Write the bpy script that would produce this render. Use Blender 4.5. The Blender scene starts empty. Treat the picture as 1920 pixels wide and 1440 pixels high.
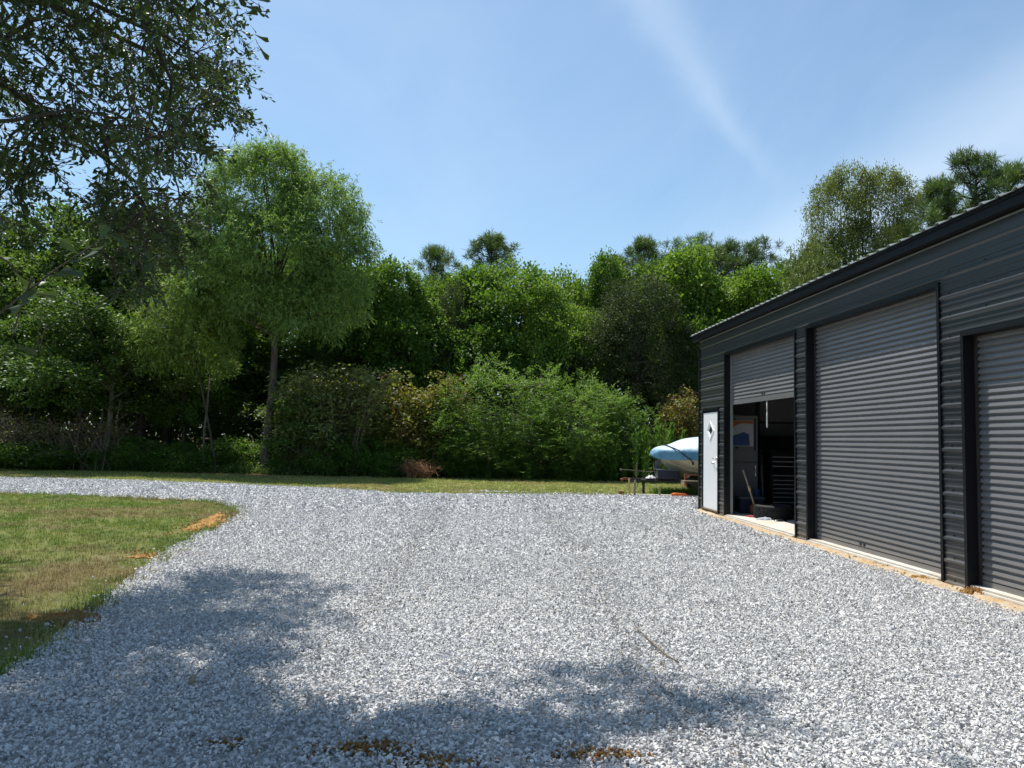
import bpy, bmesh, math, random
import numpy as np
from mathutils import Vector, Matrix
RAD = math.radians
random.seed(7)
scene = bpy.context.scene
COL = scene.collection

# ------------------------------------------------------------------ camera
F, YAW, PIT, ROL = 1440.0, .0596, .0727, -.022
EYE = np.array([0, 0, 1.5])
FW = np.array([math.sin(YAW)*math.cos(PIT), math.cos(YAW)*math.cos(PIT), math.sin(PIT)])
RT = np.array([math.cos(YAW), -math.sin(YAW), 0.])
UP = np.cross(RT, FW)
CR = RT*math.cos(ROL) - UP*math.sin(ROL)
CU = UP*math.cos(ROL) + RT*math.sin(ROL)
cam_d = bpy.data.cameras.new("camera")
cam = bpy.data.objects.new("camera", cam_d)
COL.objects.link(cam)
cam_d.sensor_fit = 'HORIZONTAL'; cam_d.sensor_width = 36.0
cam_d.lens = 36.0*F/1920.0
cam_d.clip_end = 3000
cam.matrix_world = Matrix(((CR[0], CU[0], -FW[0], 0), (CR[1], CU[1], -FW[1], 0), (CR[2], CU[2], -FW[2], 1.5), (0, 0, 0, 1)))
scene.camera = cam

def ray(x, y): return FW + CR*(x-960)/F - CU*(y-720)/F
def gnd(x, y):
    d = ray(x, y); t = -1.5/d[2]
    return (d[0]*t, d[1]*t)
def at_y(x, y, Y):
    d = ray(x, y)*1.0; p = d*Y/d[1] + EYE
    return p
def proj(P):
    d = np.asarray(P) - EYE; z = d@FW
    return 960+F*(d@CR)/z, 720-F*(d@CU)/z, z

# ------------------------------------------------------------------ light
SUN = np.array([-1.0, 1.40, 4.0]); SUN /= np.linalg.norm(SUN)      # towards the sun
sd = bpy.data.lights.new("sun", 'SUN'); sd.energy = 5.0; sd.angle = RAD(.53); sd.color = (1, .965, .9)
so = bpy.data.objects.new("sun", sd); COL.objects.link(so)
so.rotation_euler = Vector(SUN).to_track_quat('Z', 'Y').to_euler(); so.location = (-20, 25, 60)

w = bpy.data.worlds.new("World"); scene.world = w; w.use_nodes = True
nt = w.node_tree; N = nt.nodes; L = nt.links; N.clear()
def nd(t, **k):
    n = N.new(t)
    for a, b in k.items(): setattr(n, a, b)
    return n
out = nd('ShaderNodeOutputWorld'); bg = nd('ShaderNodeBackground'); bg.inputs[1].default_value = .092
sky = nd('ShaderNodeTexSky', sky_type='NISHITA', sun_disc=False)
sky.sun_elevation = math.asin(SUN[2]); sky.sun_rotation = math.atan2(SUN[0], SUN[1])
sky.air_density = 1.0; sky.dust_density = 1.0; sky.ozone_density = 1.8; sky.altitude = 20
def mth(op, a, b=None, c=None):
    n = nd('ShaderNodeMath', operation=op)
    for i, v in enumerate((a, b, c)):
        if v is None: continue
        if isinstance(v, (int, float)): n.inputs[i].default_value = v
        else: L.new(v, n.inputs[i])
    return n.outputs[0]
def gauss(x, wd): 
    q = mth('DIVIDE', x, wd); return mth('EXPONENT', mth('MULTIPLY', mth('MULTIPLY', q, q), -1.0))
tc = nd('ShaderNodeTexCoord'); sx = nd('ShaderNodeSeparateXYZ'); L.new(tc.outputs['Generated'], sx.inputs[0])
el = mth('MULTIPLY', mth('ARCSINE', sx.outputs[2]), 57.2958)
az = mth('MULTIPLY', mth('ARCTAN2', sx.outputs[0], sx.outputs[1]), 57.2958)
def noise(scale, detail=6, rough=.6, vec=None, dist=0.):
    n = nd('ShaderNodeTexNoise'); n.inputs['Scale'].default_value = scale; n.inputs['Detail'].default_value = detail
    n.inputs['Roughness'].default_value = rough; n.inputs['Distortion'].default_value = dist
    L.new(vec if vec else tc.outputs['Generated'], n.inputs['Vector']); return n.outputs['Fac']
n1 = noise(5, 7, .62, None, .6); n2 = noise(2.2, 5, .55, None, .4)
azw = mth('ADD', az, mth('MULTIPLY', mth('SUBTRACT', n1, .5), 5.0))
# long thin wisp running down to the right
cen = mth('ADD', 35.3, mth('MULTIPLY', el, -.70))
dd = mth('SUBTRACT', azw, cen)
wid = mth('ADD', .8, mth('MULTIPLY', mth('MAXIMUM', mth('SUBTRACT', el, 20.0), 0.0), .16))
m1 = gauss(dd, wid)
fade = mth('SMOOTH_MIN', mth('MAXIMUM', mth('DIVIDE', mth('SUBTRACT', el, 17.5), 5.0), 0.0), 1.0, .2)
m1 = mth('MULTIPLY', mth('MULTIPLY', m1, fade), mth('MULTIPLY', mth('ADD', n1, .1), .24))
# broad pale veil rising to the right
elw = mth('ADD', el, mth('MULTIPLY', mth('SUBTRACT', n2, .5), 9.0))
c2 = mth('ADD', 12.0, mth('MULTIPLY', mth('SUBTRACT', az, 20.0), .42))
m2 = mth('MULTIPLY', gauss(mth('SUBTRACT', elw, c2), 4.2), mth('MULTIPLY', n2, .75))
right = mth('MINIMUM', mth('MAXIMUM', mth('DIVIDE', mth('SUBTRACT', az, 8.0), 18.0), 0.0), 1.0)
m2 = mth('MULTIPLY', m2, right)
m3 = mth('MULTIPLY', mth('MAXIMUM', mth('SUBTRACT', noise(1.6, 8, .6, None, .8), .45), 0.0), .55)
cm = mth('MINIMUM', mth('ADD', mth('ADD', m1, m2), m3), .8)
# low haze near the horizon
hz = mth('MULTIPLY', mth('EXPONENT', mth('MULTIPLY', mth('MAXIMUM', el, 0.0), -.06)), .24)
cm = mth('MINIMUM', mth('ADD', cm, hz), .85)
mx = nd('ShaderNodeMix', data_type='RGBA'); L.new(cm, mx.inputs[0]); 
tint = nd('ShaderNodeMix', data_type='RGBA', blend_type='MULTIPLY'); tint.inputs[0].default_value = 1.0
L.new(sky.outputs[0], tint.inputs[6]); tint.inputs[7].default_value = (.96, 1.21, 1.25, 1)
L.new(tint.outputs[2], mx.inputs[6]); mx.inputs[7].default_value = (7.4, 8.4, 9.6, 1)
L.new(mx.outputs[2], bg.inputs[0]); L.new(bg.outputs[0], out.inputs[0])

vs = scene.view_settings; vs.view_transform = 'Standard'; vs.look = 'None'; vs.gamma = 1; vs.exposure = .46; vs.use_curve_mapping = False
scene.render.engine = 'CYCLES'
scene.cycles.max_bounces = 4; scene.cycles.diffuse_bounces = 3; scene.cycles.glossy_bounces = 2
scene.cycles.transmission_bounces = 3; scene.cycles.transparent_max_bounces = 4

# ------------------------------------------------------------------ materials
class MT:
    def __init__(s, name):
        s.m = bpy.data.materials.new(name); s.m.use_nodes = True; s.t = s.m.node_tree; s.n = s.t.nodes
        s.b = s.n['Principled BSDF']; s.out = s.n['Material Output']
    def node(s, t, **k):
        n = s.n.new(t)
        for a, b in k.items(): setattr(n, a, b)
        return n
    def link(s, a, b): s.t.links.new(a, b)
    def noise(s, scale, detail=5, rough=.6, coord='pos', stretch=None, dist=0.):
        n = s.node('ShaderNodeTexNoise'); n.inputs['Scale'].default_value = scale
        n.inputs['Detail'].default_value = detail; n.inputs['Roughness'].default_value = rough; n.inputs['Distortion'].default_value = dist
        if coord == 'pos': src = s.node('ShaderNodeNewGeometry').outputs['Position']
        else: src = s.node('ShaderNodeTexCoord').outputs['Object']
        if stretch:
            mp = s.node('ShaderNodeMapping'); mp.inputs['Scale'].default_value = stretch; s.link(src, mp.inputs[0]); src = mp.outputs[0]
        s.link(src, n.inputs['Vector']); return n.outputs['Fac']
    def ramp(s, fac, stops):
        r = s.node('ShaderNodeValToRGB'); e = r.color_ramp.elements
        while len(e) < len(stops): e.new(.5)
        for i, (p, c) in enumerate(stops):
            e[i].position = p; e[i].color = (*c, 1) if len(c) == 3 else c
        s.link(fac, r.inputs[0]); return r.outputs[0]
    def mix(s, fac, a, b, mode='MIX'):
        n = s.node('ShaderNodeMix', data_type='RGBA', blend_type=mode)
        for v, i in ((fac, 0), (a, 6), (b, 7)):
            if isinstance(v, (int, float)): n.inputs[i].default_value = v
            elif isinstance(v, tuple): n.inputs[i].default_value = (*v, 1) if len(v) == 3 else v
            else: s.link(v, n.inputs[i])
        return n.outputs[2]
    def attr(s, name): return s.node('ShaderNodeAttribute', attribute_name=name).outputs['Fac']
    def color(s, c):
        if isinstance(c, tuple): s.b.inputs['Base Color'].default_value = (*c, 1)
        else: s.link(c, s.b.inputs['Base Color'])
    def set(s, rough=None, metal=None, spec=None):
        if rough is not None: s.b.inputs['Roughness'].default_value = rough
        if metal is not None: s.b.inputs['Metallic'].default_value = metal
        if spec is not None: s.b.inputs['Specular IOR Level'].default_value = spec
    def bump(s, h, strength=.5, dist=.01):
        b = s.node('ShaderNodeBump'); b.inputs['Strength'].default_value = strength; b.inputs['Distance'].default_value = dist
        s.link(h, b.inputs['Height']); s.link(b.outputs[0], s.b.inputs['Normal'])

def plain(name, c, rough=.6, metal=0, spec=.5, var=.12, scale=6., bump=0, bscale=80.):
    m = MT(name); f = m.noise(scale, 6, .65)
    lo = tuple(v*(1-var) for v in c); hi = tuple(min(1, v*(1+var)) for v in c)
    m.color(m.ramp(f, [(.3, lo), (.7, hi)])); m.set(rough, metal, spec)
    if bump: m.bump(m.noise(bscale, 4, .6), bump, .004)
    return m.m

def leafmat(name, stops, trans=.35, rough=.5, spec=.35, tcol=1.35):
    m = MT(name); a = m.attr('tone')
    nz = m.node('ShaderNodeObjectInfo').outputs['Random']
    mixv = m.node('ShaderNodeMath', operation='MULTIPLY_ADD'); m.link(nz, mixv.inputs[0]); mixv.inputs[1].default_value = .5
    sub = m.node('ShaderNodeMath', operation='SUBTRACT'); m.link(a, sub.inputs[0]); sub.inputs[1].default_value = .25; m.link(sub.outputs[0], mixv.inputs[2])
    c = m.ramp(mixv.outputs[0], stops); m.color(c); m.set(rough, 0, spec)
    tr = m.node('ShaderNodeBsdfTranslucent'); tcn = m.mix(1.0, c, (tcol*1.05, tcol*1.05, tcol*.5), 'MULTIPLY'); m.link(tcn, tr.inputs[0])
    ms = m.node('ShaderNodeMixShader'); ms.inputs[0].default_value = trans
    m.link(m.b.outputs[0], ms.inputs[1]); m.link(tr.outputs[0], ms.inputs[2]); m.link(ms.outputs[0], m.out.inputs[0])
    return m.m

def barkmat(name, a, b, sc=14):
    m = MT(name); f = m.noise(sc, 6, .7, 'pos', (1, 1, .18), .4)
    m.color(m.ramp(f, [(.32, a), (.68, b)])); m.set(.9, 0, .2); m.bump(f, .9, .03); return m.m

M = {}
M['leaf_willow'] = leafmat('leaf_willow', [(0, (.08, .15, .028)), (.5, (.15, .25, .058)), (1, (.23, .33, .10))], .36)
M['leaf_willow_y'] = leafmat('leaf_willow_yellow', [(0, (.10, .16, .028)), (.5, (.22, .31, .065)), (1, (.34, .38, .11))], .38)
M['leaf_olive'] = leafmat('leaf_olive', [(0, (.07, .10, .025)), (.5, (.145, .185, .05)), (1, (.23, .255, .085))], .32)
M['leaf_green'] = leafmat('leaf_green', [(0, (.05, .105, .013)), (.5, (.098, .185, .027)), (1, (.17, .26, .055))], .38)
M['leaf_bright'] = leafmat('leaf_bright', [(0, (.08, .15, .018)), (.5, (.15, .25, .038)), (1, (.24, .33, .07))], .38)
M['leaf_mid'] = leafmat('leaf_mid', [(0, (.055, .105, .02)), (.5, (.10, .175, .034)), (1, (.17, .25, .06))], .40)
M['leaf_dark'] = leafmat('leaf_dark', [(0, (.032, .05, .02)), (.5, (.062, .09, .034)), (1, (.11, .14, .06))], .25, .6, .2)
M['leaf_shrub'] = leafmat('leaf_shrub', [(0, (.06, .12, .02)), (.5, (.12, .215, .038)), (1, (.20, .30, .07))], .38)
M['leaf_weed'] = leafmat('leaf_weed', [(0, (.06, .13, .02)), (.5, (.11, .21, .04)), (1, (.17, .28, .065))], .42)
M['leaf_rust'] = leafmat('leaf_rust', [(0, (.07, .04, .02)), (.35, (.13, .08, .035)), (.55, (.16, .18, .035)), (1, (.27, .28, .06))], .35)
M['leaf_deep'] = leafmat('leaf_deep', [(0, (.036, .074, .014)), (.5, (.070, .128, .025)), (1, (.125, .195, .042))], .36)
M['needle'] = leafmat('needle', [(0, (.04, .075, .022)), (.5, (.08, .135, .035)), (1, (.14, .20, .055))], .3)
M['leaf_oak'] = leafmat('leaf_oak', [(0, (.03, .052, .013)), (.5, (.055, .092, .024)), (1, (.10, .145, .04))], .30, .42, .5)
M['bark'] = barkmat('bark_grey', (.06, .047, .038), (.16, .13, .11))
M['bark_dark'] = barkmat('bark_dark', (.035, .028, .022), (.10, .085, .07))
M['bark_pale'] = barkmat('bark_pale', (.08, .066, .052), (.19, .165, .13))
M['twig_rust'] = barkmat('twig_rust', (.16, .075, .035), (.42, .24, .13), 30)
M['twig_grey'] = barkmat('twig_grey', (.10, .08, .06), (.26, .21, .16), 30)
M['steel_wall'] = plain('charcoal_wall_steel', (.034, .038, .042), .34, .0, .5, .10, 1.3)
def dusty(mat, top, amt):
    t = mat.node_tree; bs = t.nodes['Principled BSDF']; src = bs.inputs['Base Color'].links[0].from_socket
    ge = t.nodes.new('ShaderNodeNewGeometry'); se = t.nodes.new('ShaderNodeSeparateXYZ'); t.links.new(ge.outputs['Position'], se.inputs[0])
    mr = t.nodes.new('ShaderNodeMapRange'); mr.inputs['From Min'].default_value = top; mr.inputs['From Max'].default_value = 0; mr.inputs['To Max'].default_value = amt; t.links.new(se.outputs[2], mr.inputs[0])
    nz = t.nodes.new('ShaderNodeTexNoise'); nz.inputs['Scale'].default_value = 7; nz.inputs['Detail'].default_value = 6; nz.inputs['Roughness'].default_value = .75; t.links.new(ge.outputs['Position'], nz.inputs['Vector'])
    mu = t.nodes.new('ShaderNodeMath'); mu.operation = 'MULTIPLY'; t.links.new(mr.outputs[0], mu.inputs[0]); t.links.new(nz.outputs['Fac'], mu.inputs[1])
    mx = t.nodes.new('ShaderNodeMix'); mx.data_type = 'RGBA'; t.links.new(mu.outputs[0], mx.inputs[0]); t.links.new(src, mx.inputs[6]); mx.inputs[7].default_value = (.36, .29, .21, 1); t.links.new(mx.outputs[2], bs.inputs['Base Color'])
dusty(M['steel_wall'], .55, .55)
M['steel_trim'] = plain('black_trim_steel', (.0055, .006, .008), .4, 0, .3, .15)
M['steel_fascia'] = plain('black_fascia_steel', (.004, .0045, .006), .55, 0, .2, .15)
M['curtain'] = plain('grey_curtain_steel', (.150, .146, .148), .36, .0, .5, .10, .8)
dusty(M['curtain'], .45, .45)
M['galv'] = plain('galvanised_roof_steel', (.30, .32, .30), .35, .3, .5, .1, 3)
M['white_paint'] = plain('white_door_paint', (.80, .81, .82), .35, 0, .5, .02)
M['glass_dark'] = plain('dark_glass', (.03, .035, .04), .08, 0, .6, .05)
M['chrome'] = plain('chrome', (.6, .6, .6), .25, 1, .5, .05)
M['pull'] = plain('pale_drawer_pull', (.36, .36, .37), .5, 0, .4, .05)
M['liner'] = plain('grey_wall_lining', (.17, .17, .18), .6, 0, .4, .08)
M['black_enamel'] = plain('black_enamel', (.010, .010, .012), .3, 0, .5, .1)
M['rubber'] = plain('rubber', (.018, .018, .018), .75, 0, .3, .25, 20, .6, 60)
M['wood_raw'] = plain('raw_pine', (.50, .36, .19), .8, 0, .2, .18, 14)
M['wood_old'] = plain('weathered_pine', (.27, .21, .14), .85, 0, .2, .25, 12)
M['board_pale'] = plain('pale_form_board', (.62, .56, .44), .8, 0, .2, .15, 9)
M['rust_steel'] = plain('rusty_steel', (.20, .075, .04), .8, 0, .3, .35, 9)
M['dark_steel'] = plain('dark_painted_steel', (.035, .032, .032), .55, 0, .4, .3, 8)
M['grey_steel'] = plain('grey_steel', (.16, .17, .18), .5, .3, .4, .2, 8)
M['red_paint'] = plain('red_paint', (.42, .02, .015), .4, 0, .5, .1)
M['orange'] = plain('orange_plastic', (.75, .16, .03), .5, 0, .4, .1)
M['white_cloth'] = plain('white_cloth', (.75, .75, .73), .9, 0, .1, .06)
M['grey_cloth'] = plain('grey_cloth', (.36, .38, .42), .9, 0, .1, .2, 12)
M['navy'] = plain('dark_blue_plastic', (.022, .026, .045), .5, 0, .4, .15)
M['tan_hull'] = plain('cream_gelcoat', (.66, .59, .43), .3, 0, .5, .08, 2)
M['strap'] = plain('navy_webbing', (.012, .018, .04), .7, 0, .3, .1)
M['poster_paper'] = plain('poster_paper', (.50, .50, .54), .6, 0, .3, .05)
M['poster_orange'] = plain('poster_orange', (.42, .13, .05), .6, 0, .3, .12)
M['poster_blue'] = plain('poster_blue', (.05, .10, .24), .6, 0, .3, .2, 10)
M['rope'] = plain('pale_rope', (.55, .54, .50), .8, 0, .2, .1)
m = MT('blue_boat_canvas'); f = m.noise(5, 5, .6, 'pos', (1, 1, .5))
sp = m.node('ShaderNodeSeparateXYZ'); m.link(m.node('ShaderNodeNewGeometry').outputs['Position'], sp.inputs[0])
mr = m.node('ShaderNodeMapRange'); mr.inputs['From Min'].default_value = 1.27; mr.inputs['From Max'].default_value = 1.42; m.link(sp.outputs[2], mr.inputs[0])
m.color(m.mix(mr.outputs[0], m.ramp(f, [(.3, (.055, .18, .28)), (.7, (.11, .29, .41))]), m.ramp(f, [(.3, (.34, .46, .53)), (.7, (.54, .63, .67))]))); m.set(.55, 0, .5)  # upper canvas paler by height: fading plus the sunlit top painted into the colour
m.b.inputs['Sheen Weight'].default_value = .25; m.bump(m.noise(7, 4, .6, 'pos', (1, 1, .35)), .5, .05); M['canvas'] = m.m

# ground-type materials
m = MT('slab_concrete'); f = m.noise(9, 8, .7); f2 = m.noise(1.6, 4, .6)
m.color(m.mix(m.ramp(f2, [(.45, (0, 0, 0)), (.7, (.5, .5, .5))]), m.ramp(f, [(.3, (.42, .39, .34)), (.7, (.60, .57, .51))]), (.42, .29, .16))); m.set(.85, 0, .3); m.bump(f, .3, .01); M['concrete'] = m.m
m = MT('orange_clay'); f = m.noise(26, 8, .75); f2 = m.noise(5, 4, .6)
m.color(m.mix(m.ramp(f2, [(.4, (0, 0, 0)), (.65, (1, 1, 1))]), m.ramp(f, [(.3, (.30, .165, .05)), (.7, (.58, .37, .13))]), m.ramp(f, [(.3, (.16, .075, .03)), (.7, (.40, .20, .07))]))); m.set(.95, 0, .1); m.bump(f, 1., .03); M['clay'] = m.m
m = MT('tan_dirt'); f = m.noise(24, 8, .75); f2 = m.noise(4, 4, .6)
m.color(m.mix(m.ramp(f2, [(.42, (0, 0, 0)), (.6, (1, 1, 1))]), m.ramp(f, [(.3, (.34, .27, .19)), (.7, (.56, .47, .35))]), m.ramp(f, [(.3, (.36, .23, .11)), (.7, (.55, .38, .20))]))); m.set(.95, 0, .1); m.bump(f, 1., .02); M['dirt'] = m.m
m = MT('leaf_litter'); f = m.noise(14, 9, .8); f2 = m.noise(.9, 4, .6)
m.color(m.mix(m.ramp(f2, [(.4, (0, 0, 0)), (.65, (1, 1, 1))]), m.ramp(f, [(.3, (.06, .035, .02)), (.7, (.22, .12, .065))]), m.ramp(f, [(.3, (.03, .035, .012)), (.7, (.09, .09, .035))]))); m.set(.95, 0, .1); m.bump(f, 1., .05); M['litter'] = m.m
m = MT('gravel_bed'); f = m.noise(60, 6, .8); v = m.node('ShaderNodeTexVoronoi'); v.inputs['Scale'].default_value = 34; m.link(m.node('ShaderNodeNewGeometry').outputs['Position'], v.inputs['Vector'])
m.color(m.mix(.55, m.ramp(f, [(.3, (.28, .278, .275)), (.7, (.50, .495, .49))]), m.ramp(v.outputs['Color'], [(.1, (.30, .30, .295)), (.9, (.66, .65, .63))]))); m.set(.9, 0, .2)
b = m.node('ShaderNodeBump'); b.inputs['Strength'].default_value = 1; b.inputs['Distance'].default_value = .03; b.invert = True; m.link(v.outputs['Distance'], b.inputs['Height']); m.link(b.outputs[0], m.b.inputs['Normal']); M['gravel_bed'] = m.m
m = MT('gravel_stone'); a = m.attr('tone')
m.color((m.ramp(a, [(.02, (.32, .26, .19)), (.05, (.22, .22, .222)), (.22, (.38, .375, .372)), (.65, (.58, .57, .562)), (1, (.76, .745, .73))]))); m.set(.9, 0, .15); M['stone'] = m.m

def grass_color(m, bright=1.0):
    big = m.noise(.42, 4, .6, 'pos', (1, 1, 0), .5); mid = m.noise(1.5, 4, .6, 'pos', (1, 1, 0), .3)
    brown = m.ramp(big, [(.475, (0, 0, 0)), (.61, (1, 1, 1))]); 
    g = m.ramp(mid, [(.30, (.075*bright, .135*bright, .020*bright)), (.52, (.150*bright, .205*bright, .040*bright)), (.72, (.25*bright, .26*bright, .075*bright))])
    d = m.ramp(mid, [(.35, (.19*bright, .14*bright, .065*bright)), (.7, (.29*bright, .24*bright, .115*bright))])
    # drier towards the strip beyond the drive
    pos = m.node('ShaderNodeSeparateXYZ'); m.link(m.node('ShaderNodeNewGeometry').outputs['Position'], pos.inputs[0])
    mr = m.node('ShaderNodeMapRange'); mr.inputs['From Min'].default_value = 19; mr.inputs['From Max'].default_value = 25
    mr.inputs['To Min'].default_value = 0; mr.inputs['To Max'].default_value = .45; m.link(pos.outputs[1], mr.inputs[0])
    c = m.mix(brown, g, d)
    return m.mix(mr.outputs[0], c, (.40*bright, .39*bright, .13*bright))
m = MT('lawn_ground'); c = grass_color(m, .8); f = m.noise(50, 6, .8)
m.color(m.mix(.45, c, m.ramp(f, [(.3, (.05, .05, .02)), (.7, (.24, .22, .10))]))); m.set(.95, 0, .1); m.bump(f, 1, .02); M['lawn'] = m.m
m = MT('grass_blade'); c = grass_color(m, 1.15); a = m.attr('tone')
c = m.mix(a, m.mix(1., c, (.65, .75, .6), 'MULTIPLY'), m.mix(1., c, (1.45, 1.35, 1.3), 'MULTIPLY')); m.color(c); m.set(.6, 0, .3)
tr = m.node('ShaderNodeBsdfTranslucent'); m.link(c, tr.inputs[0]); ms = m.node('ShaderNodeMixShader'); ms.inputs[0].default_value = .35
m.link(m.b.outputs[0], ms.inputs[1]); m.link(tr.outputs[0], ms.inputs[2]); m.link(ms.outputs[0], m.out.inputs[0]); M['blade'] = m.m

# ------------------------------------------------------------------ helpers
def tag(o, label=None, cat=None, group=None, kind=None):
    if label: o['label'] = label
    if cat: o['category'] = cat
    if group: o['group'] = group
    if kind: o['kind'] = kind
    return o
def empty(name, loc, rz=0):
    o = bpy.data.objects.new(name, None); COL.objects.link(o); o.location = loc; o.rotation_euler = (0, 0, rz); o.empty_display_size = .2
    return o
def link(name, me, mat, parent=None):
    o = bpy.data.objects.new(name, me); COL.objects.link(o)
    if mat: me.materials.append(mat)
    if parent: o.parent = parent
    return o
def mesh_np(name, V, Fc, tone=None, smooth=False):
    """V (n,3), Fc (m,k) all faces k-gons, or list of such arrays"""
    me = bpy.data.meshes.new(name)
    if not isinstance(Fc, list): Fc = [Fc]
    Fc = [f for f in Fc if len(f)]
    loops = np.concatenate([f.ravel() for f in Fc]).astype(np.int32)
    tot = np.concatenate([np.full(len(f), f.shape[1], np.int32) for f in Fc])
    start = np.concatenate([[0], np.cumsum(tot)[:-1]]).astype(np.int32)
    me.vertices.add(len(V)); me.vertices.foreach_set('co', np.asarray(V, np.float32).ravel())
    me.loops.add(len(loops)); me.loops.foreach_set('vertex_index', loops)
    me.polygons.add(len(tot)); me.polygons.foreach_set('loop_start', start); me.polygons.foreach_set('loop_total', tot)
    me.polygons.foreach_set('use_smooth', np.full(len(tot), smooth))
    me.update(calc_edges=True)
    if tone is not None:
        a = me.attributes.new('tone', 'FLOAT', 'POINT'); a.data.foreach_set('value', np.asarray(tone, np.float32))
    return me
class MB:
    """collects boxes, bars, tubes and strips into one mesh"""
    def __init__(s): s.v = []; s.f = []
    def add(s, vs, fs):
        o = len(s.v); s.v += [tuple(float(c) for c in v) for v in vs]; s.f += [tuple(i+o for i in f) for f in fs]
    def box(s, x0, x1, y0, y1, z0, z1, ch=0):
        if ch <= 0:
            s.add([(x0,y0,z0),(x1,y0,z0),(x1,y1,z0),(x0,y1,z0),(x0,y0,z1),(x1,y0,z1),(x1,y1,z1),(x0,y1,z1)],
                  [(0,3,2,1),(4,5,6,7),(0,1,5,4),(1,2,6,5),(2,3,7,6),(3,0,4,7)])
        else:
            bm = bmesh.new(); bmesh.ops.create_cube(bm, size=1)
            for v in bm.verts: v.co = Vector(((x0+x1)/2+v.co.x*(x1-x0), (y0+y1)/2+v.co.y*(y1-y0), (z0+z1)/2+v.co.z*(z1-z0)))
            bmesh.ops.bevel(bm, geom=bm.edges[:]+bm.verts[:], offset=ch, segments=2, affect='EDGES')
            s.bm(bm)
    def bm(s, bm, mat=None):
        bm.verts.ensure_lookup_table(); bm.verts.index_update()
        s.add([(mat@v.co if mat else v.co) for v in bm.verts], [[v.index for v in f.verts] for f in bm.faces]); bm.free()
    def tube(s, pts, rad, n=8, cap=True):
        pts = [Vector(p) for p in pts]
        if not hasattr(rad, '__len__'): rad = [rad]*len(pts)
        rings = []
        ref = None
        for i, p in enumerate(pts):
            d = (pts[min(i+1, len(pts)-1)] - pts[max(i-1, 0)]).normalized()
            if ref is None: ref = Vector((0, 0, 1)) if abs(d.z) < .9 else Vector((1, 0, 0))
            u = d.cross(ref).normalized(); v = d.cross(u).normalized(); ref = v.cross(d)*1.0 if False else ref
            if u.length < .5: u = d.orthogonal().normalized(); v = d.cross(u)
            rings.append([p + (u*math.cos(2*math.pi*k/n) + v*math.sin(2*math.pi*k/n))*rad[i] for k in range(n)])
        vs = [q for r in rings for q in r]; fs = []
        for i in range(len(pts)-1):
            for k in range(n): fs.append((i*n+k, i*n+(k+1) % n, (i+1)*n+(k+1) % n, (i+1)*n+k))
        if cap: fs.append(tuple(range(n))[::-1]); fs.append(tuple(range((len(pts)-1)*n, len(pts)*n)))
        s.add(vs, fs)
    def lathe(s, prof, c, axis='z', n=32, closed=False):
        vs = []; fs = []
        for k in range(n):
            a = 2*math.pi*k/n
            for r, h in prof:
                p = (r*math.cos(a), r*math.sin(a), h)
                if axis == 'y': p = (p[0], p[2], p[1])
                if axis == 'x': p = (p[2], p[0], p[1])
                vs.append((c[0]+p[0], c[1]+p[1], c[2]+p[2]))
        m_ = len(prof)
        for k in range(n):
            for i in range(m_ if closed else m_-1):
                a, b_ = k*m_+i, k*m_+(i+1) % m_; c_, d_ = ((k+1) % n)*m_+(i+1) % m_, ((k+1) % n)*m_+i
                fs.append((a, b_, c_, d_))
        s.add(vs, fs)
    def build(s, name, mat, parent=None, smooth=False):
        me = bpy.data.meshes.new(name); me.from_pydata(s.v, [], s.f); me.validate()
        if smooth:
            for p in me.polygons: p.use_smooth = True
        bm = bmesh.new(); bm.from_mesh(me); bmesh.ops.recalc_face_normals(bm, faces=bm.faces[:]); bm.to_mesh(me); bm.free()
        return link(name, me, mat, parent)
def sheet(name, poly, z, mat, kind='structure'):
    from mathutils.geometry import delaunay_2d_cdt
    n = len(poly); vs, es, fs, *_ = delaunay_2d_cdt([Vector((float(x), float(y))) for x, y in poly], [(i, (i+1) % n) for i in range(n)], [], 1, 1e-5)
    me = bpy.data.meshes.new(name); me.from_pydata([(v.x, v.y, z) for v in vs], [], [tuple(f) for f in fs])
    bm = bmesh.new(); bm.from_mesh(me)
    for f in bm.faces:
        if f.normal.z < 0: f.normal_flip()
    bm.to_mesh(me); bm.free()
    o = link(name, me, mat); o['kind'] = kind; return o
rng = np.random.default_rng(11)
def inside(poly, X, Y):
    poly = np.asarray(poly); res = np.zeros(len(X), bool); n = len(poly); j = n-1
    for i in range(n):
        xi, yi = poly[i]; xj, yj = poly[j]
        c = ((yi > Y) != (yj > Y)) & (X < (xj-xi)*(Y-yi)/(yj-yi+1e-12)+xi)
        res ^= c; j = i
    return res
def wobble(poly, step=.25, amp=.06, seed=0):
    r = np.random.default_rng(seed); out = []
    n = len(poly)
    for i in range(n):
        a = np.array(poly[i]); b_ = np.array(poly[(i+1) % n]); d = np.linalg.norm(b_-a)
        k = max(1, int(d/step)); k = min(k, 200)
        for t in range(k):
            p = a+(b_-a)*t/k
            if t: p = p + r.normal(0, amp, 2)
            out.append(tuple(p))
    return out
def vnoise(X, Y, seed=0, f=1.0):
    r = np.random.default_rng(seed); s = np.zeros_like(X)
    for k in range(6):
        a, b_, c_ = r.normal(0, 1, 3); s += np.sin(X*f*a*1.6+Y*f*b_*1.6+c_*6)
    return s/6

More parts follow.
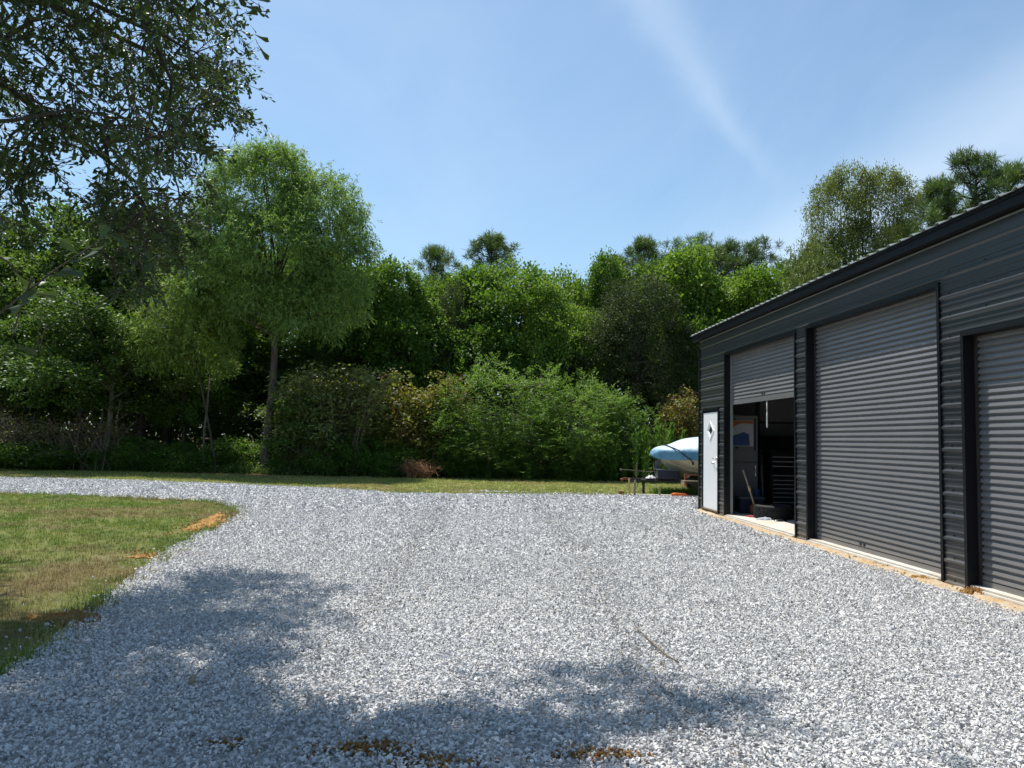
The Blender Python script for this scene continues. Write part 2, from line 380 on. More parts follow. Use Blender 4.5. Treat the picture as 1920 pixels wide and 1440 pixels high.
# ------------------------------------------------------------------ ground
D = 5.379
sheet('ground', [(-400, -200), (400, -200), (400, 600), (-400, 600)], -.02, M['litter'])
near_edge = [gnd(*p) for p in [(0, 1272), (60, 1232), (110, 1190), (170, 1150), (250, 1080), (330, 1025), (400, 990), (448, 965), (440, 955), (410, 942), (330, 937), (150, 929), (0, 924)]]
far_edge = [gnd(*p) for p in [(1200, 930), (1000, 928), (760, 926), (640, 918), (430, 908), (200, 900), (0, 896)]]
lawn_poly = [(-60, 40), (-60, -30), (30, -30), (30, 29.6), (9, 30.6), (6.4, 29.6), (4.9, 30.9), (1.8, 31.6), (-1.6, 29.4), (-4, 29.2), (-7.4, 29.2), (-12, 29.9), (-17.6, 30.3), (-30, 32)]
sheet('lawn', wobble(lawn_poly, .5, .07, 3), 0, M['lawn'])
ne = wobble(near_edge, .22, .035, 5)[:-1]
gravel_poly = [(-2.5, -6), (-2.55, 3.0)] + ne[:-6] + [(-10.849, 18.855), (-40, 23.2), (-40, 28.5)] + far_edge[::-1] + [(5.2, 21.5), (7.2, 21.35), (7.2, 17.6), (5.5, 17.6), (5.42, 17.3), (5.42, -6)]
ne2 = wobble(near_edge[:7], .22, .035, 5)[:-4] + near_edge[7:]
gravel_poly = [(-2.4, -6), (-2.5, 3.0)] + ne2 + [(-40, 23.2), (-40, 28.5)] + wobble(far_edge[::-1], .4, .05, 6)[:-1][:60] + [(5.2, 21.5), (7.2, 21.35), (7.2, 17.6), (5.42, 17.4), (5.42, -6)]
sheet('gravel_yard', gravel_poly, .006, M['gravel_bed'])

# stones: real little rocks
def stone_variants(k, npts, seed):
    r = random.Random(seed); out = []
    for _ in range(k):
        bm = bmesh.new()
        for i in range(npts):
            v = Vector((r.gauss(0, 1), r.gauss(0, 1), r.gauss(0, 1))).normalized(); v = Vector((v.x*1.0, v.y*.72, v.z*.42))*r.uniform(.8, 1)
            bm.verts.new(v)
        res = bmesh.ops.convex_hull(bm, input=bm.verts[:]); bmesh.ops.delete(bm, geom=[g for g in res['geom_interior'] if isinstance(g, bmesh.types.BMVert)], context='VERTS')
        bmesh.ops.triangulate(bm, faces=bm.faces[:]); bm.verts.index_update()
        out.append((np.array([v.co[:] for v in bm.verts]), np.array([[v.index for v in f.verts] for f in bm.faces]))); bm.free()
    return out
def rotmats(n, r, flat=.5):
    q = r.normal(0, 1, (n, 4)); q[:, 1:3] *= flat; q /= np.linalg.norm(q, axis=1)[:, None]
    w_, x, y, z = q.T
    R = np.stack([1-2*(y*y+z*z), 2*(x*y-z*w_), 2*(x*z+y*w_), 2*(x*y+z*w_), 1-2*(x*x+z*z), 2*(y*z-x*w_), 2*(x*z-y*w_), 2*(y*z+x*w_), 1-2*(x*x+y*y)], -1).reshape(n, 3, 3)
    return R
def scatter_rocks(P, S, tone, variants, r):
    n = len(P); which = r.integers(0, len(variants), n); Vs, Fs, Ts = [], [], []; off = 0
    for k, (v, f) in enumerate(variants):
        idx = np.where(which == k)[0]
        if not len(idx): continue
        R = rotmats(len(idx), r, .75)
        V = np.einsum('nij,vj->nvi', R, v)*S[idx][:, None, None] + P[idx][:, None, :]
        Fc = f[None] + (np.arange(len(idx))*len(v))[:, None, None] + off
        Vs.append(V.reshape(-1, 3)); Fs.append(Fc.reshape(-1, 3)); Ts.append(np.repeat(tone[idx], len(v))); off += len(idx)*len(v)
    return np.concatenate(Vs), np.concatenate(Fs), np.concatenate(Ts)
clay_spots = [(gnd(690, 1412), .15, .06), (gnd(1122, 1424), .15, .05), (gnd(805, 1436), .15, .05), (gnd(410, 1402), .07, .035)]
def gravel_pts(y0, y1, dens, smin, smax, spread=.0):
    area_x0, area_x1 = -.80*y1-1.5, 5.6
    if y0 >= 16: area_x0, area_x1 = -24, 7.2
    n = int((area_x1-area_x0)*(y1-y0)*dens)
    X = rng.uniform(area_x0, area_x1, n); Y = rng.uniform(y0, y1, n)
    k = inside(gravel_poly, X, Y) & (X > -.75*Y-2.0)
    # a few strays over the edge
    k |= inside(gravel_poly, X+rng.exponential(.10, n)*rng.choice([-1, 1], n), Y+rng.exponential(.08, n)*rng.choice([-1, 1], n)) & (rng.random(n) < .35) & (X > -.75*Y-2.0) & (X < 5.36)
    # thin out over the clay and along the slab
    for (cx, cy), rx, ry in clay_spots:
        q = ((X-cx)/rx)**2+((Y-cy)/ry)**2 + .35*vnoise(X, Y, 4, 9.)
        k &= (q > 1) | (rng.random(n) < .5)
    edge = D-.10-.16*(.5+.5*vnoise(X*0+1, Y, 8, 1.1)) - .05*(Y < 12)
    k &= ((X < edge) | (Y > 17.5) | (rng.random(n) < .06)) & ((X < 5.3) | (Y > 17.45))
    X, Y = X[k], Y[k]; S = rng.uniform(smin, smax, len(X))*.5*(1+.5*(rng.random(len(X)) < .07))
    Z = .010 + rng.random(len(X))*.014 + .008*(1+vnoise(X, Y, 2, 1.3))
    tone = np.clip(rng.beta(2.4, 1.7, len(X)) + .05*vnoise(X, Y, 3, .9) - .16*np.exp(-((X-(-1.0+.03*Y))/.28)**2) - .16*np.exp(-((X-(1.0+.05*Y))/.28)**2), 0, 1)
    return np.stack([X, Y, Z], 1), S, tone
va = stone_variants(10, 10, 1); vb = stone_variants(8, 7, 2); vc = stone_variants(6, 6, 3)
parts = []
Vs = []; Fs = []; Ts = []; off = 0
for (a, b_, dens, s0, s1, vv) in [(2.2, 6.0, 3000, .015, .037, va), (6.0, 10, 2000, .018, .041, vb), (10, 16, 950, .030, .058, vc), (16, 25, 330, .050, .09, vc)]:
    P, S, T = gravel_pts(a, b_, dens, s0, s1); V, Fc, t = scatter_rocks(P, S, T, vv, rng)
    Vs.append(V); Fs.append(Fc+off); Ts.append(t); off += len(V)
g = link('gravel', mesh_np('gravel', np.concatenate(Vs), np.concatenate(Fs), np.concatenate(Ts)), M['stone'])
tag(g, 'loose grey crushed stone covering the whole driveway and yard', 'gravel', kind='stuff')
print('gravel verts', off)

# clay and dirt, low mounded patches
def patch(name, cx, cy, rx, ry, h, mat, label, seed, ang=0., cat='dirt', n=26):
    r = np.random.default_rng(seed); V = []; Fc = []
    for i in range(n):
        for j in range(n):
            u, v = i/(n-1)*2-1, j/(n-1)*2-1
            x, y = u*math.sqrt(1-v*v/2), v*math.sqrt(1-u*u/2); rr = math.hypot(x, y); a = math.atan2(y, x)
            wob = 1+.22*math.sin(3*a+seed)+.14*math.sin(7*a+seed*2.1)+.08*math.sin(13*a+seed)
            px, py = x*rx*wob, y*ry*wob; z = h*max(0, 1-rr**2)**.7 + (r.normal(0, h*.22) if rr < .93 else 0)
            c, s_ = math.cos(ang), math.sin(ang); V.append((cx+px*c-py*s_, cy+px*s_+py*c, z-.004+(.012 if rr < .95 else -.01)))
    for i in range(n-1):
        for j in range(n-1): Fc.append((i*n+j, (i+1)*n+j, (i+1)*n+j+1, i*n+j+1))
    o = link(name, mesh_np(name, np.array(V), np.array(Fc)), mat); return tag(o, label, cat, kind='stuff')
def crumbs(cx, cy, rx, ry, n, label, seed, s0=.010, s1=.034):
    r = np.random.default_rng(seed); P = np.stack([cx+r.normal(0, rx*.62, n), cy+r.normal(0, ry*.5, n), r.uniform(.008, .036, n)], 1)
    V, Fc, T = scatter_rocks(P, r.uniform(s0, s1, n)*.6, r.random(n), va, r)
    return tag(link('clay_crumbs', mesh_np('clay_crumbs', V, Fc, T), M['clay']), label, 'dirt', kind='stuff')
for i, ((cx, cy), rx, ry) in enumerate(clay_spots):
    crumbs(cx, cy, rx*1.25, ry*1.4, [300, 240, 220, 50][i], ['orange clay clods among stones at the bottom of the yard, left patch', 'orange clay clods among stones at the bottom right of centre', 'orange clay showing at the very bottom edge of the gravel', 'small brown clay spot among shaded stones'][i], i+3)
cx, cy = gnd(385, 985); crumbs(cx+.02, cy+.2, .30, 1.3, 500, 'loose clay crumbs spilled round the bank at the lawn corner', 41, .012, .05)
cx, cy = gnd(290, 1046); crumbs(cx, cy+.1, .45, .45, 260, 'loose clay crumbs round the scrape in the lawn', 42, .01, .035)
crumbs(D-.10, 9.5, .06, 2.6, 500, 'clay crumbs strewn along the foot of the slab', 43, .008, .03)
cx, cy = gnd(385, 985); patch('clay_patch', cx-.06, cy+.45, .22, 1.35, .03, M['clay'], 'bright orange clay bank between lawn corner and gravel', 21, RAD(9))
cx, cy = gnd(275, 1046); patch('clay_patch', cx-.02, cy+.1, .18, .2, .012, M['clay'], 'orange clay scrape in the lawn below the larger bank', 22)
cx, cy = gnd(130, 1160); patch('clay_patch', cx, cy, .28, .14, .03, M['clay'], 'small orange clay spot in the shaded lawn edge', 23)
# dirt strip in front of the slab
n = 300; V = []; Fc = []; r = np.random.default_rng(5)
for i in range(n):
    y = 17.2 - i*(17.2+3)/(n-1)
    x0 = D-.24-.05*math.sin(y*2.1)-.05*math.sin(y*5.3+1)+r.normal(0, .012)
    for j, t in enumerate(np.linspace(0, 1, 6)):
        V.append((x0+(D+.02-x0)*t, y, .004+.034*math.sin(math.pi*min(1, t*.9))+(r.normal(0, .006) if 0 < j < 5 else 0)))
    if i:
        for j in range(5): Fc.append(((i-1)*6+j, i*6+j, i*6+j+1, (i-1)*6+j+1))
tag(link('dirt_strip', mesh_np('dirt_strip', np.array(V), np.array(Fc)), M['dirt']), 'tan dirt lying along the foot of the garage slab', 'dirt', kind='stuff')
patch('clay_patch', D-.04, 7.80, .10, .15, .055, M['clay'], 'orange clay lump at the foot of the nearest door post', 31)
patch('clay_patch', D-.08, 8.62, .10, .2, .035, M['clay'], 'orange clay crumb at the right end of the middle roll-up door', 32)

# grass blades
def grass(n, X, Y, hmin, hmax, wdt, blades, spread, r):
    X = np.repeat(X, blades) + r.normal(0, spread, n*blades); Y = np.repeat(Y, blades) + r.normal(0, spread, n*blades)
    k = len(X); a = r.uniform(0, 2*np.pi, k); h = r.uniform(hmin, hmax, k); lean = r.uniform(.1, .9, k)*h
    dx, dy = np.cos(a), np.sin(a); b0 = np.stack([X-dy*wdt/2, Y+dx*wdt/2, np.zeros(k)], 1); b1 = np.stack([X+dy*wdt/2, Y-dx*wdt/2, np.zeros(k)], 1)
    t_ = np.stack([X+dx*lean, Y+dy*lean, h], 1)
    V = np.stack([b0, b1, t_], 1).reshape(-1, 3); return V, np.arange(3*k).reshape(-1, 3), np.repeat(r.random(k), 3)
Vs = []; Fs = []; Ts = []; off = 0
for (x0, x1, y0, y1, dens, h0, h1, wd, bl) in [(-9, -2, 3, 9, 420, .018, .05, .006, 7), (-14, -3, 9, 19, 210, .02, .055, .010, 6), (-24, 9, 20.5, 32, 70, .025, .065, .018, 6)]:
    n = int((x1-x0)*(y1-y0)*dens); X = rng.uniform(x0, x1, n); Y = rng.uniform(y0, y1, n)
    k = ~inside(gravel_poly, X, Y) & (X > -.72*Y-1.2) & inside(lawn_poly, X, Y) & (X < 5.2 + (Y > 21.6)*4)
    dens2 = .55+.45*vnoise(X, Y, 12, 2.2); k &= rng.random(n) < np.clip(dens2+.25, .25, 1)
    for (px, py, rx, ry) in [(385, 985, .32, 1.5), (275, 1046, .4, .34), (130, 1160, .25, .12)]:
        cx, cy = gnd(px, py); k &= (((X-cx)/rx)**2+((Y-cy-.2)/ry)**2 > 1) | (rng.random(n) < .15)
    X, Y = X[k], Y[k]; V, Fc, T = grass(len(X), X, Y, h0, h1, wd, bl, .03, rng); Vs.append(V); Fs.append(Fc+off); Ts.append(T); off += len(V)
tag(link('grass', mesh_np('grass', np.concatenate(Vs), np.concatenate(Fs), np.concatenate(Ts)), M['blade']), 'short mown grass with brown patches on both lawns', 'grass', kind='stuff')
print('grass', off//3)

# ------------------------------------------------------------------ garage
G = empty('metal_garage', (D, 17.37, 0)); tag(G, 'long charcoal ribbed metal garage with three grey roll-up doors', 'garage')
GM = Matrix.Translation((-D, -17.37, 0))
def gp(mb, name, mat, parent=None, smooth=False):
    """part built in world coordinates, parented to the garage (or to one of its parts)"""
    o = mb.build(name, mat, None, smooth); o.parent = parent or G
    o.matrix_parent_inverse = GM if parent is None else Matrix.Identity(4)
    return o
PITCH = .2445; RZ0 = .03
def wall_off(z):
    u = ((z-RZ0) % PITCH); u = min(u, PITCH-u) if False else u
    # major rib centred at u=0
    d = min(u, PITCH-u)
    if d < .011: return .020
    if d < .030: return .020*(.030-d)/.019
    for c in (PITCH/3, 2*PITCH/3):
        e = abs(u-c)
        if e < .008: return .008
        if e < .013: return .008*(.013-e)/.005
    return 0
def wall_zs(z0, z1):
    zs = {z0, z1}; k = int((z0-RZ0)/PITCH)-1
    while RZ0+k*PITCH < z1+.1:
        b_ = RZ0+k*PITCH
        for q in (-.030, -.011, .011, .030, PITCH/3-.013, PITCH/3-.008, PITCH/3+.008, PITCH/3+.013, 2*PITCH/3-.013, 2*PITCH/3-.008, 2*PITCH/3+.008, 2*PITCH/3+.013):
            if z0 < b_+q < z1: zs.add(b_+q)
        k += 1
    return sorted(zs)
def ribbed(mb, x, y0, y1, z0, z1, sgn=-1):
    zs = wall_zs(z0, z1); vs = []; 
    for z in zs: o_ = wall_off(z); vs += [(x+sgn*o_, y0, z), (x+sgn*o_, y1, z)]
    mb.add(vs, [(2*i, 2*i+1, 2*i+3, 2*i+2) for i in range(len(zs)-1)])
YB = -4.0; YE = 17.37; ZT = 3.90
O1 = (12.24, 15.62, 3.36); O2 = (8.41, 11.77, 3.36); O3 = (4.60, 7.95, 2.73); O4 = (0.9, 4.0, 2.73); DW = (16.02, 17.10, 2.27)
wall = MB()
for (a, b_, z0, z1) in [(DW[1], YE, 0, ZT), (DW[0], DW[1], DW[2], ZT), (O1[1], DW[0], 0, ZT), (O1[0], O1[1], O1[2], ZT), (O2[1], O1[0], 0, ZT), (O2[0], O2[1], O2[2], ZT), (O3[1], O2[0], 0, ZT),
                       (O3[0], O3[1], O3[2], ZT), (O4[1], O3[0], 0, ZT), (O4[0], O4[1], O4[2], ZT), (YB, O4[0], 0, ZT)]:
    ribbed(wall, D, a, b_, z0+.012, z1)
# end walls and back wall, ribbed too
XB = D+9.0
def ribbed_x(mb, y, x0, x1, z0, z1, sgn):
    zs = wall_zs(z0, z1); vs = []
    for z in zs: o_ = wall_off(z); vs += [(x0, y+sgn*o_, z), (x1, y+sgn*o_, z)]
    mb.add(vs, [(2*i, 2*i+1, 2*i+3, 2*i+2) for i in range(len(zs)-1)])
RISE = 1.15
for y, s_ in ((YE, 1), (YB, -1)):
    ribbed_x(wall, y, D, XB, .012, ZT, s_)
    wall.add([(D, y, ZT), (XB, y, ZT), ((D+XB)/2, y, ZT+RISE)], [(0, 1, 2)])
ribbed(wall, XB, YB, YE, .012, ZT, 1)
gp(wall, 'wall', M['steel_wall'])
# wall screws
scr = None
for y in (17.25, 15.85, 13.9, 11.95, 10.1, 8.2, 7.60, 6.3, 4.3):
    for k in range(16):
        z = RZ0+k*PITCH+.045
        if z > 3.8: break
        if any(a-.05 < y < b_+.05 and z < h_+.08 for a, b_, h_ in (O1, O2, O3, O4, DW)): continue
        if scr is None: s_b = MB(); s_b.lathe([(0, -.006), (.009, -.006), (.009, 0)], (0, 0, 0), 'x', 8); scr = s_b.build('screw', M['steel_trim']); so_ = scr
        else: so_ = scr.copy(); COL.objects.link(so_)
        so_.parent = G; so_.location = (-.001, y-17.37, z)
# corner trims
c_ = MB(); c_.box(D-.026, D+.0, YE-.05, YE+.028, .0, ZT); c_.box(D-.0, D+.08, YE+.022, YE+.028, .0, ZT); gp(c_, 'corner_trim', M['steel_trim'])
# flat frieze under the eave and the eave itself
fr = MB(); fr.box(D-.024, D-.021, YB, YE-.05, 3.70, 3.872); gp(fr, 'frieze', M['steel_wall'])
fa = MB(); fa.box(D-.155, D-.135, YB-.1, YE+.06, 3.858, 3.985); fa.box(D-.134, D+.0, YB-.1, YE+.06, 3.872, 3.882); fa.box(D-.168, D-.1555, YB-.1, YE+.07, 3.955, 3.992)
fa.box(D-.04, D-.0245, YB, YE, 3.852, 3.871)
gp(fa, 'fascia', M['steel_fascia'])
lip = MB(); lip.box(D-.032, D-.0245, YB, YE-.05, 3.835, 3.850); gp(lip, 'eave_lip', M['galv'])
# roof, ribs running up the slope
rf = MB(); xe = D-.20; xr = (D+XB)/2; zr = 3.995; slope = RISE/4.5
ys = []; k = 0
y = YE+.16
while y > YB-.15:
    for dy, h in ((0, 0), (.10, 0), (.125, .024), (.155, .024), (.18, 0)):
        if y-dy > YB-.15: ys.append((y-dy, h))
    y -= .2445
vs = []
for yy, h in ys: vs += [(xe, yy, zr+h), (xr, yy, zr+h+slope*(xr-xe)), (2*xr-xe, yy, zr+h), (xe, yy, zr+h-.008), (xr, yy, zr+h-.008+slope*(xr-xe)), (2*xr-xe, yy, zr+h-.008)]
fs = []
for i in range(len(ys)-1):
    a, b_ = 6*i, 6*i+6; fs += [(a, b_, b_+1, a+1), (a+1, b_+1, b_+2, a+2), (a+3, a+4, b_+4, b_+3), (a+4, a+5, b_+5, b_+4), (a, a+3, b_+3, b_), (a+2, b_+2, b_+5, a+5)]
rf.add(vs, fs); gp(rf, 'roof', M['galv'])
rk = MB(); rk.box(D, XB, YE+.005, YE+.02, ZT-.05, ZT+.02)
gp(rk, 'rake_trim', M['steel_fascia'])
# slab
sl = MB(); sl.box(D+.002, XB-.03, YB+.03, YE-.03, -.1, .075); gp(sl, 'foundation', M['concrete'])
sk = MB()
for a, b_ in ((O1[0]+.03, O1[1]-.03), (O2[0]+.03, O2[1]-.03), (O3[0]+.03, O3[1]-.03), (O4[0]+.03, O4[1]-.03)):
    sk.box(D-.055, D+.0, a, b_, -.1, .055, .008)
gp(sk, 'door_sill', M['concrete'])
# openings: trims and curtains
def opening(O, curtain_bottom=.05, cord=False, tagtext=True):
    y0, y1, h = O; RD = .11
    t = MB()
    for ya, yb in ((y0-.045, y0), (y1, y1+.045)): t.box(D-.026, D+.004, ya, yb, 0, h+.045)
    t.box(D-.026, D+.004, y0, y1, h, h+.045)
    # returns into the opening
    t.box(D+.0045, D+RD, y1+.0, y1+.012, .0, h); t.box(D+.0045, D+RD, y0-.012, y0, .0, h); t.box(D+.0045, D+RD, y0, y1, h, h+.012)
    gp(t, 'door_trim', M['steel_trim'])
    for ya, yb in ((y0+.0, y0+.045), (y1-.045, y1)):
        gd = MB(); gd.box(D+RD-.012, D+RD+.03, ya+.002, yb-.002, .076, h-.002); gp(gd, 'door_guide', M['galv'] if cord else M['dark_steel'])
    c = MB(); P_ = .0725; xs = D+RD+.034 if False else D+RD+.012
    z = curtain_bottom+.075; prof = [(curtain_bottom, -.010), (curtain_bottom+.07, -.010), (curtain_bottom+.0745, 0.012)]
    while z < h+.02:
        prof += [(z, .013), (z+.004, .012), (z+.008, -.012), (z+.014, -.0135), (z+.047, -.005), (z+.052, .004), (z+P_-.004, .013)]; z += P_
    prof = [(min(a, h+.02), b_) for a, b_ in prof]
    vs = []
    for z, o_ in prof: vs += [(xs+o_, y0+.03, z), (xs+o_, y1-.03, z)]
    c.add(vs, [(2*i, 2*i+1, 2*i+3, 2*i+2) for i in range(len(prof)-1)])
    c.add([(xs-.010, y0+.03, curtain_bottom), (xs-.010, y1-.03, curtain_bottom), (xs+.02, y1-.03, curtain_bottom), (xs+.02, y0+.03, curtain_bottom)], [(0, 1, 2, 3)])
    cu = gp(c, 'roll_up_door', M['curtain'])
    bar = MB(); bar.box(xs-.013, xs+.018, y0+.047, y1-.047, curtain_bottom-.022, curtain_bottom-.001); ob = gp(bar, 'bottom_bar', M['dark_steel'] if not cord else M['curtain']); reparent(ob, cu)
    if tagtext:
        ym = (y0+y1)/2 + (.28 if not cord else -.05); 
        for dy in (-.05, .05):
            mk = MB(); mk.box(xs-.018, xs-.008, ym+dy-.026, ym+dy+.026, curtain_bottom+.098, curtain_bottom+.124); reparent(gp(mk, 'lift_slot', M['black_enamel']), cu)
    drum = MB(); drum.tube([(D+.36, y0-.02, h+.18), (D+.36, y1+.02, h+.18)], .17, 20); reparent(gp(drum, 'curtain_roll', M['curtain']), cu)
    return cu
def reparent(o, p):
    o.parent = p; o.matrix_parent_inverse = Matrix.Identity(4)
c1 = opening(O1, 2.345, True); opening(O2, .062); opening(O3, .062, False, False); opening(O4, .062, False, False)
cd = MB()
y0 = 13.75; x0 = D+.13
cd.tube([(x0, y0, 2.33), (x0, y0+.002, 2.16), (x0, y0-.006, 2.10)], .012, 8); cd.tube([(x0, y0, 2.16), (x0, y0+.018, 2.0), (x0, y0+.022, 1.88), (x0, y0, 1.83), (x0, y0-.018, 1.88), (x0, y0-.010, 2.0), (x0, y0, 2.16)], .009, 8)
reparent(gp(cd, 'pull_cord', M['rope'], None, True), c1)
# entry door
y0, y1, h = DW
fm = MB(); fm.box(D-.03, D+.03, y0, y0+.035, .0, h); fm.box(D-.03, D+.03, y1-.035, y1, .0, h); fm.box(D-.03, D+.03, y0+.035, y1-.035, h-.035, h); fm.box(D-.03, D+.03, y0+.035, y1-.035, .01, .075)
th = MB(); th.box(D-.035, D-.005, y0+.036, y1-.036, .078, .10); 
ed = MB()
zc = 1.80; yc = (y0+y1)/2-.0
ya, yb = y0+.045, y1-.045
za, zb = .105, h-.075
xd = D-.012
dy, dz = .235, .20
# door leaf with a diamond opening and a raised moulding round it
pts_o = [(ya, za), (yb, za), (yb, zb), (ya, zb)]; dia = [(yc, zc-dz), (yc+dy, zc), (yc, zc+dz), (yc-dy, zc)]
vs = [(xd, a, b_) for a, b_ in pts_o] + [(xd, a, b_) for a, b_ in dia]
ed.add(vs, [(0, 1, 5, 4), (1, 2, 6, 5), (2, 3, 7, 6), (3, 0, 4, 7)])
ed.add([(xd, a, b_) for a, b_ in pts_o]+[(xd+.035, a, b_) for a, b_ in pts_o], [(0, 1, 5, 4), (1, 2, 6, 5), (2, 3, 7, 6), (3, 0, 4, 7)])
prof = [(1.0, 0), (1.0, -.016), (.93, -.018), (.62, -.002), (.60, .012)]
vs = []; 
for q, o_ in prof: vs += [(xd+o_, yc+(a-yc)*q, zc+(b_-zc)*q) for a, b_ in dia]
fs = []
for i in range(len(prof)-1):
    for k in range(4): fs.append((4*i+k, 4*i+(k+1) % 4, 4*i+4+(k+1) % 4, 4*i+4+k))
ed.add(vs, fs)
door = gp(ed, 'entry_door', M['white_paint'])
gl = MB(); gl.add([(xd+.010, yc+(a-yc)*.62, zc+(b_-zc)*.62) for a, b_ in dia], [(0, 1, 2, 3)]); reparent(gp(gl, 'window_pane', M['glass_dark']), door)
reparent(gp(fm, 'door_frame', M['steel_trim']), door); reparent(gp(th, 'threshold', M['wood_old']), door)
hd = MB(); yh = y0+.12
hd.lathe([(0, -.018), (.026, -.018), (.03, 0)], (xd-.001, yh+.0, 1.20), 'x', 16); hd.tube([(xd-.018, yh, 1.20), (xd-.055, yh, 1.20), (xd-.058, yh+.06, 1.20), (xd-.055, yh+.125, 1.195)], .010, 8)
hd.lathe([(0, -.03), (.022, -.03), (.03, -.01), (.03, 0)], (xd-.001, yh+.19, 1.10), 'x', 16)
hd.box(xd-.05, xd-.03, yh+.185, yh+.195, 1.075, 1.12)
reparent(gp(hd, 'door_handle', M['chrome']), door)
jt = MB(); jt.box(D-.027, D+.0, DW[0]-.03, DW[0]-.002, 0, DW[2]+.02); gp(jt, 'corner_trim', M['steel_trim'])
# interior lining: girts, posts, trusses
it = MB()
for z in (.6, 1.3, 2.0, 2.75, 3.3):
    it.box(D+.13, XB-.05, YE-.075, YE-.03, z, z+.05); it.box(XB-.10, XB-.03, YB+.1, YE-.1, z, z+.05)
for x in (D+1.28, D+3.2, D+5.5, D+7.5): it.box(x, x+.07, YE-.14, YE-.08, .08, 3.95)
for y in (12.0, 8.18, 4.3):
    it.box(D+.16, D+.22, y-.03, y+.03, .08, 3.85); it.box(D+.16, XB-.1, y-.03, y+.03, 3.86, 3.92)
gp(it, 'interior_frame', M['dark_steel'])
li = MB(); li.box(D+.14, XB-.12, YE-.0295, YE-.024, .08, 3.9); gp(li, 'wall_lining', M['liner'])

# ------------------------------------------------------------------ things inside the open bay
FZ = .076
def thing(name, loc, label, cat, rz=0, group=None):
    return tag(empty(name, loc, rz), label, cat, group)
cab = thing('tall_cabinet', (5.98, 16.55, FZ), 'tall white cabinet standing inside the open garage bay', 'cabinet')
b = MB(); b.box(-.42, .44, .0, .55, .06, 1.05, .008); b.box(-.42, .44, .0, .55, 1.058, 2.08, .008); b.build('body', M['liner'], cab)
b = MB(); b.box(-.41, .43, -.022, -.001, .08, 1.045, .006); b.build('door', M['liner'], cab)
b = MB(); b.box(-.41, .43, -.022, -.001, 1.065, 2.07, .006); o = b.build('door', M['liner'], cab)
b = MB(); b.tube([(.37, -.022, .75), (.37, -.05, .76), (.37, -.05, .98), (.37, -.022, .99)], .009, 8); b.build('handle', M['chrome'], cab)
po = thing('poster', (5.97, 16.527, FZ+1.40), 'poster with orange, white and blue areas on the cabinet door', 'poster')
b = MB(); b.box(-.36, .34, -.006, -.001, 0, .56); b.build('sheet', M['poster_paper'], po)
b = MB(); b.add([(-.35, -.0085, .34), (-.16, -.0085, .38), (-.02, -.0085, .47), (.10, -.0085, .50), (.33, -.0085, .49), (.33, -.0085, .55), (-.35, -.0085, .55)], [(0, 1, 2, 3, 4, 5, 6)]); b.build('orange_area', M['poster_orange'], po)
b = MB(); b.add([(-.35, -.0085, .01), (.26, -.0085, .01), (.24, -.0085, .26), (.12, -.0085, .31), (.02, -.0085, .27), (-.08, -.0085, .24), (-.18, -.0085, .17), (-.35, -.0085, .10)], [(0, 1, 2, 3, 4, 5, 6, 7)]); b.build('blue_area', M['poster_blue'], po)
for q in ((-.12, -.06, .57, .60), (-.06, 0, -.05, -.015), (.36, .39, -.1, .6)):
    b = MB(); b.box(q[0], q[1], -.012, -.0085, q[2], q[3]); b.build('magnet', M['black_enamel'], po)
tb = thing('tool_chest', (6.62, 16.3, FZ), 'black rolling tool chest with many drawers in the open bay', 'tool chest')
b = MB(); b.box(-.02, .80, 0, .5, .12, .86, .01); b.box(-.0, .78, .02, .48, .864, 1.30, .01); b.build('body', M['black_enamel'], tb)
dz_ = [.13, .23, .34, .43, .52, .61, .70, .80]
for i in range(len(dz_)-1):
    b = MB(); b.box(.02, .76, -.014, -.001, dz_[i]+.006, dz_[i+1]-.008, .003); dr = b.build('drawer', M['black_enamel'], tb)
    b = MB(); b.box(.03, .75, -.024, -.0145, dz_[i+1]-.026, dz_[i+1]-.010); b.build('drawer_pull', M['pull'], dr)
for z0, z1 in ((.90, 1.0), (1.0, 1.10), (1.10, 1.20)):
    b = MB(); b.box(.02, .76, .006, .019, z0+.006, z1-.008, .003); dr = b.build('drawer', M['black_enamel'], tb)
    b = MB(); b.box(.03, .75, -.004, .0055, z1-.026, z1-.010); b.build('drawer_pull', M['pull'], dr)
for x in (.05, .73):
    for y in (.06, .44):
        b = MB(); b.lathe([(0, -.02), (.055, -.02), (.055, .02), (0, .02)], (x, y, .056), 'x', 16); b.box(x-.03, x+.03, y-.03, y+.03, .085, .119); b.build('caster', M['rubber'], tb)
b = MB(); b.box(.10, .19, .2, .3, 1.302, 1.325, .004); tag(b.build('small_box', M['grey_steel']), 'small pale box on top of the black tool chest', 'box').location = (6.62, 16.3, FZ)
cb = thing('wall_cabinet', (6.95, 16.75, FZ+1.62), 'dark open shelf unit hanging above the black tool chest', 'cabinet')
b = MB(); b.box(-.4, .5, 0, .5, -.28, -.25); b.box(-.4, .5, 0, .5, .0, .03); b.box(-.4, -.37, 0, .5, -.2495, -.0005); b.box(.47, .5, 0, .5, -.2495, -.0005); b.box(-.369, .469, .47, .5, -.2495, -.0005); b.build('shelf', M['black_enamel'], cb)
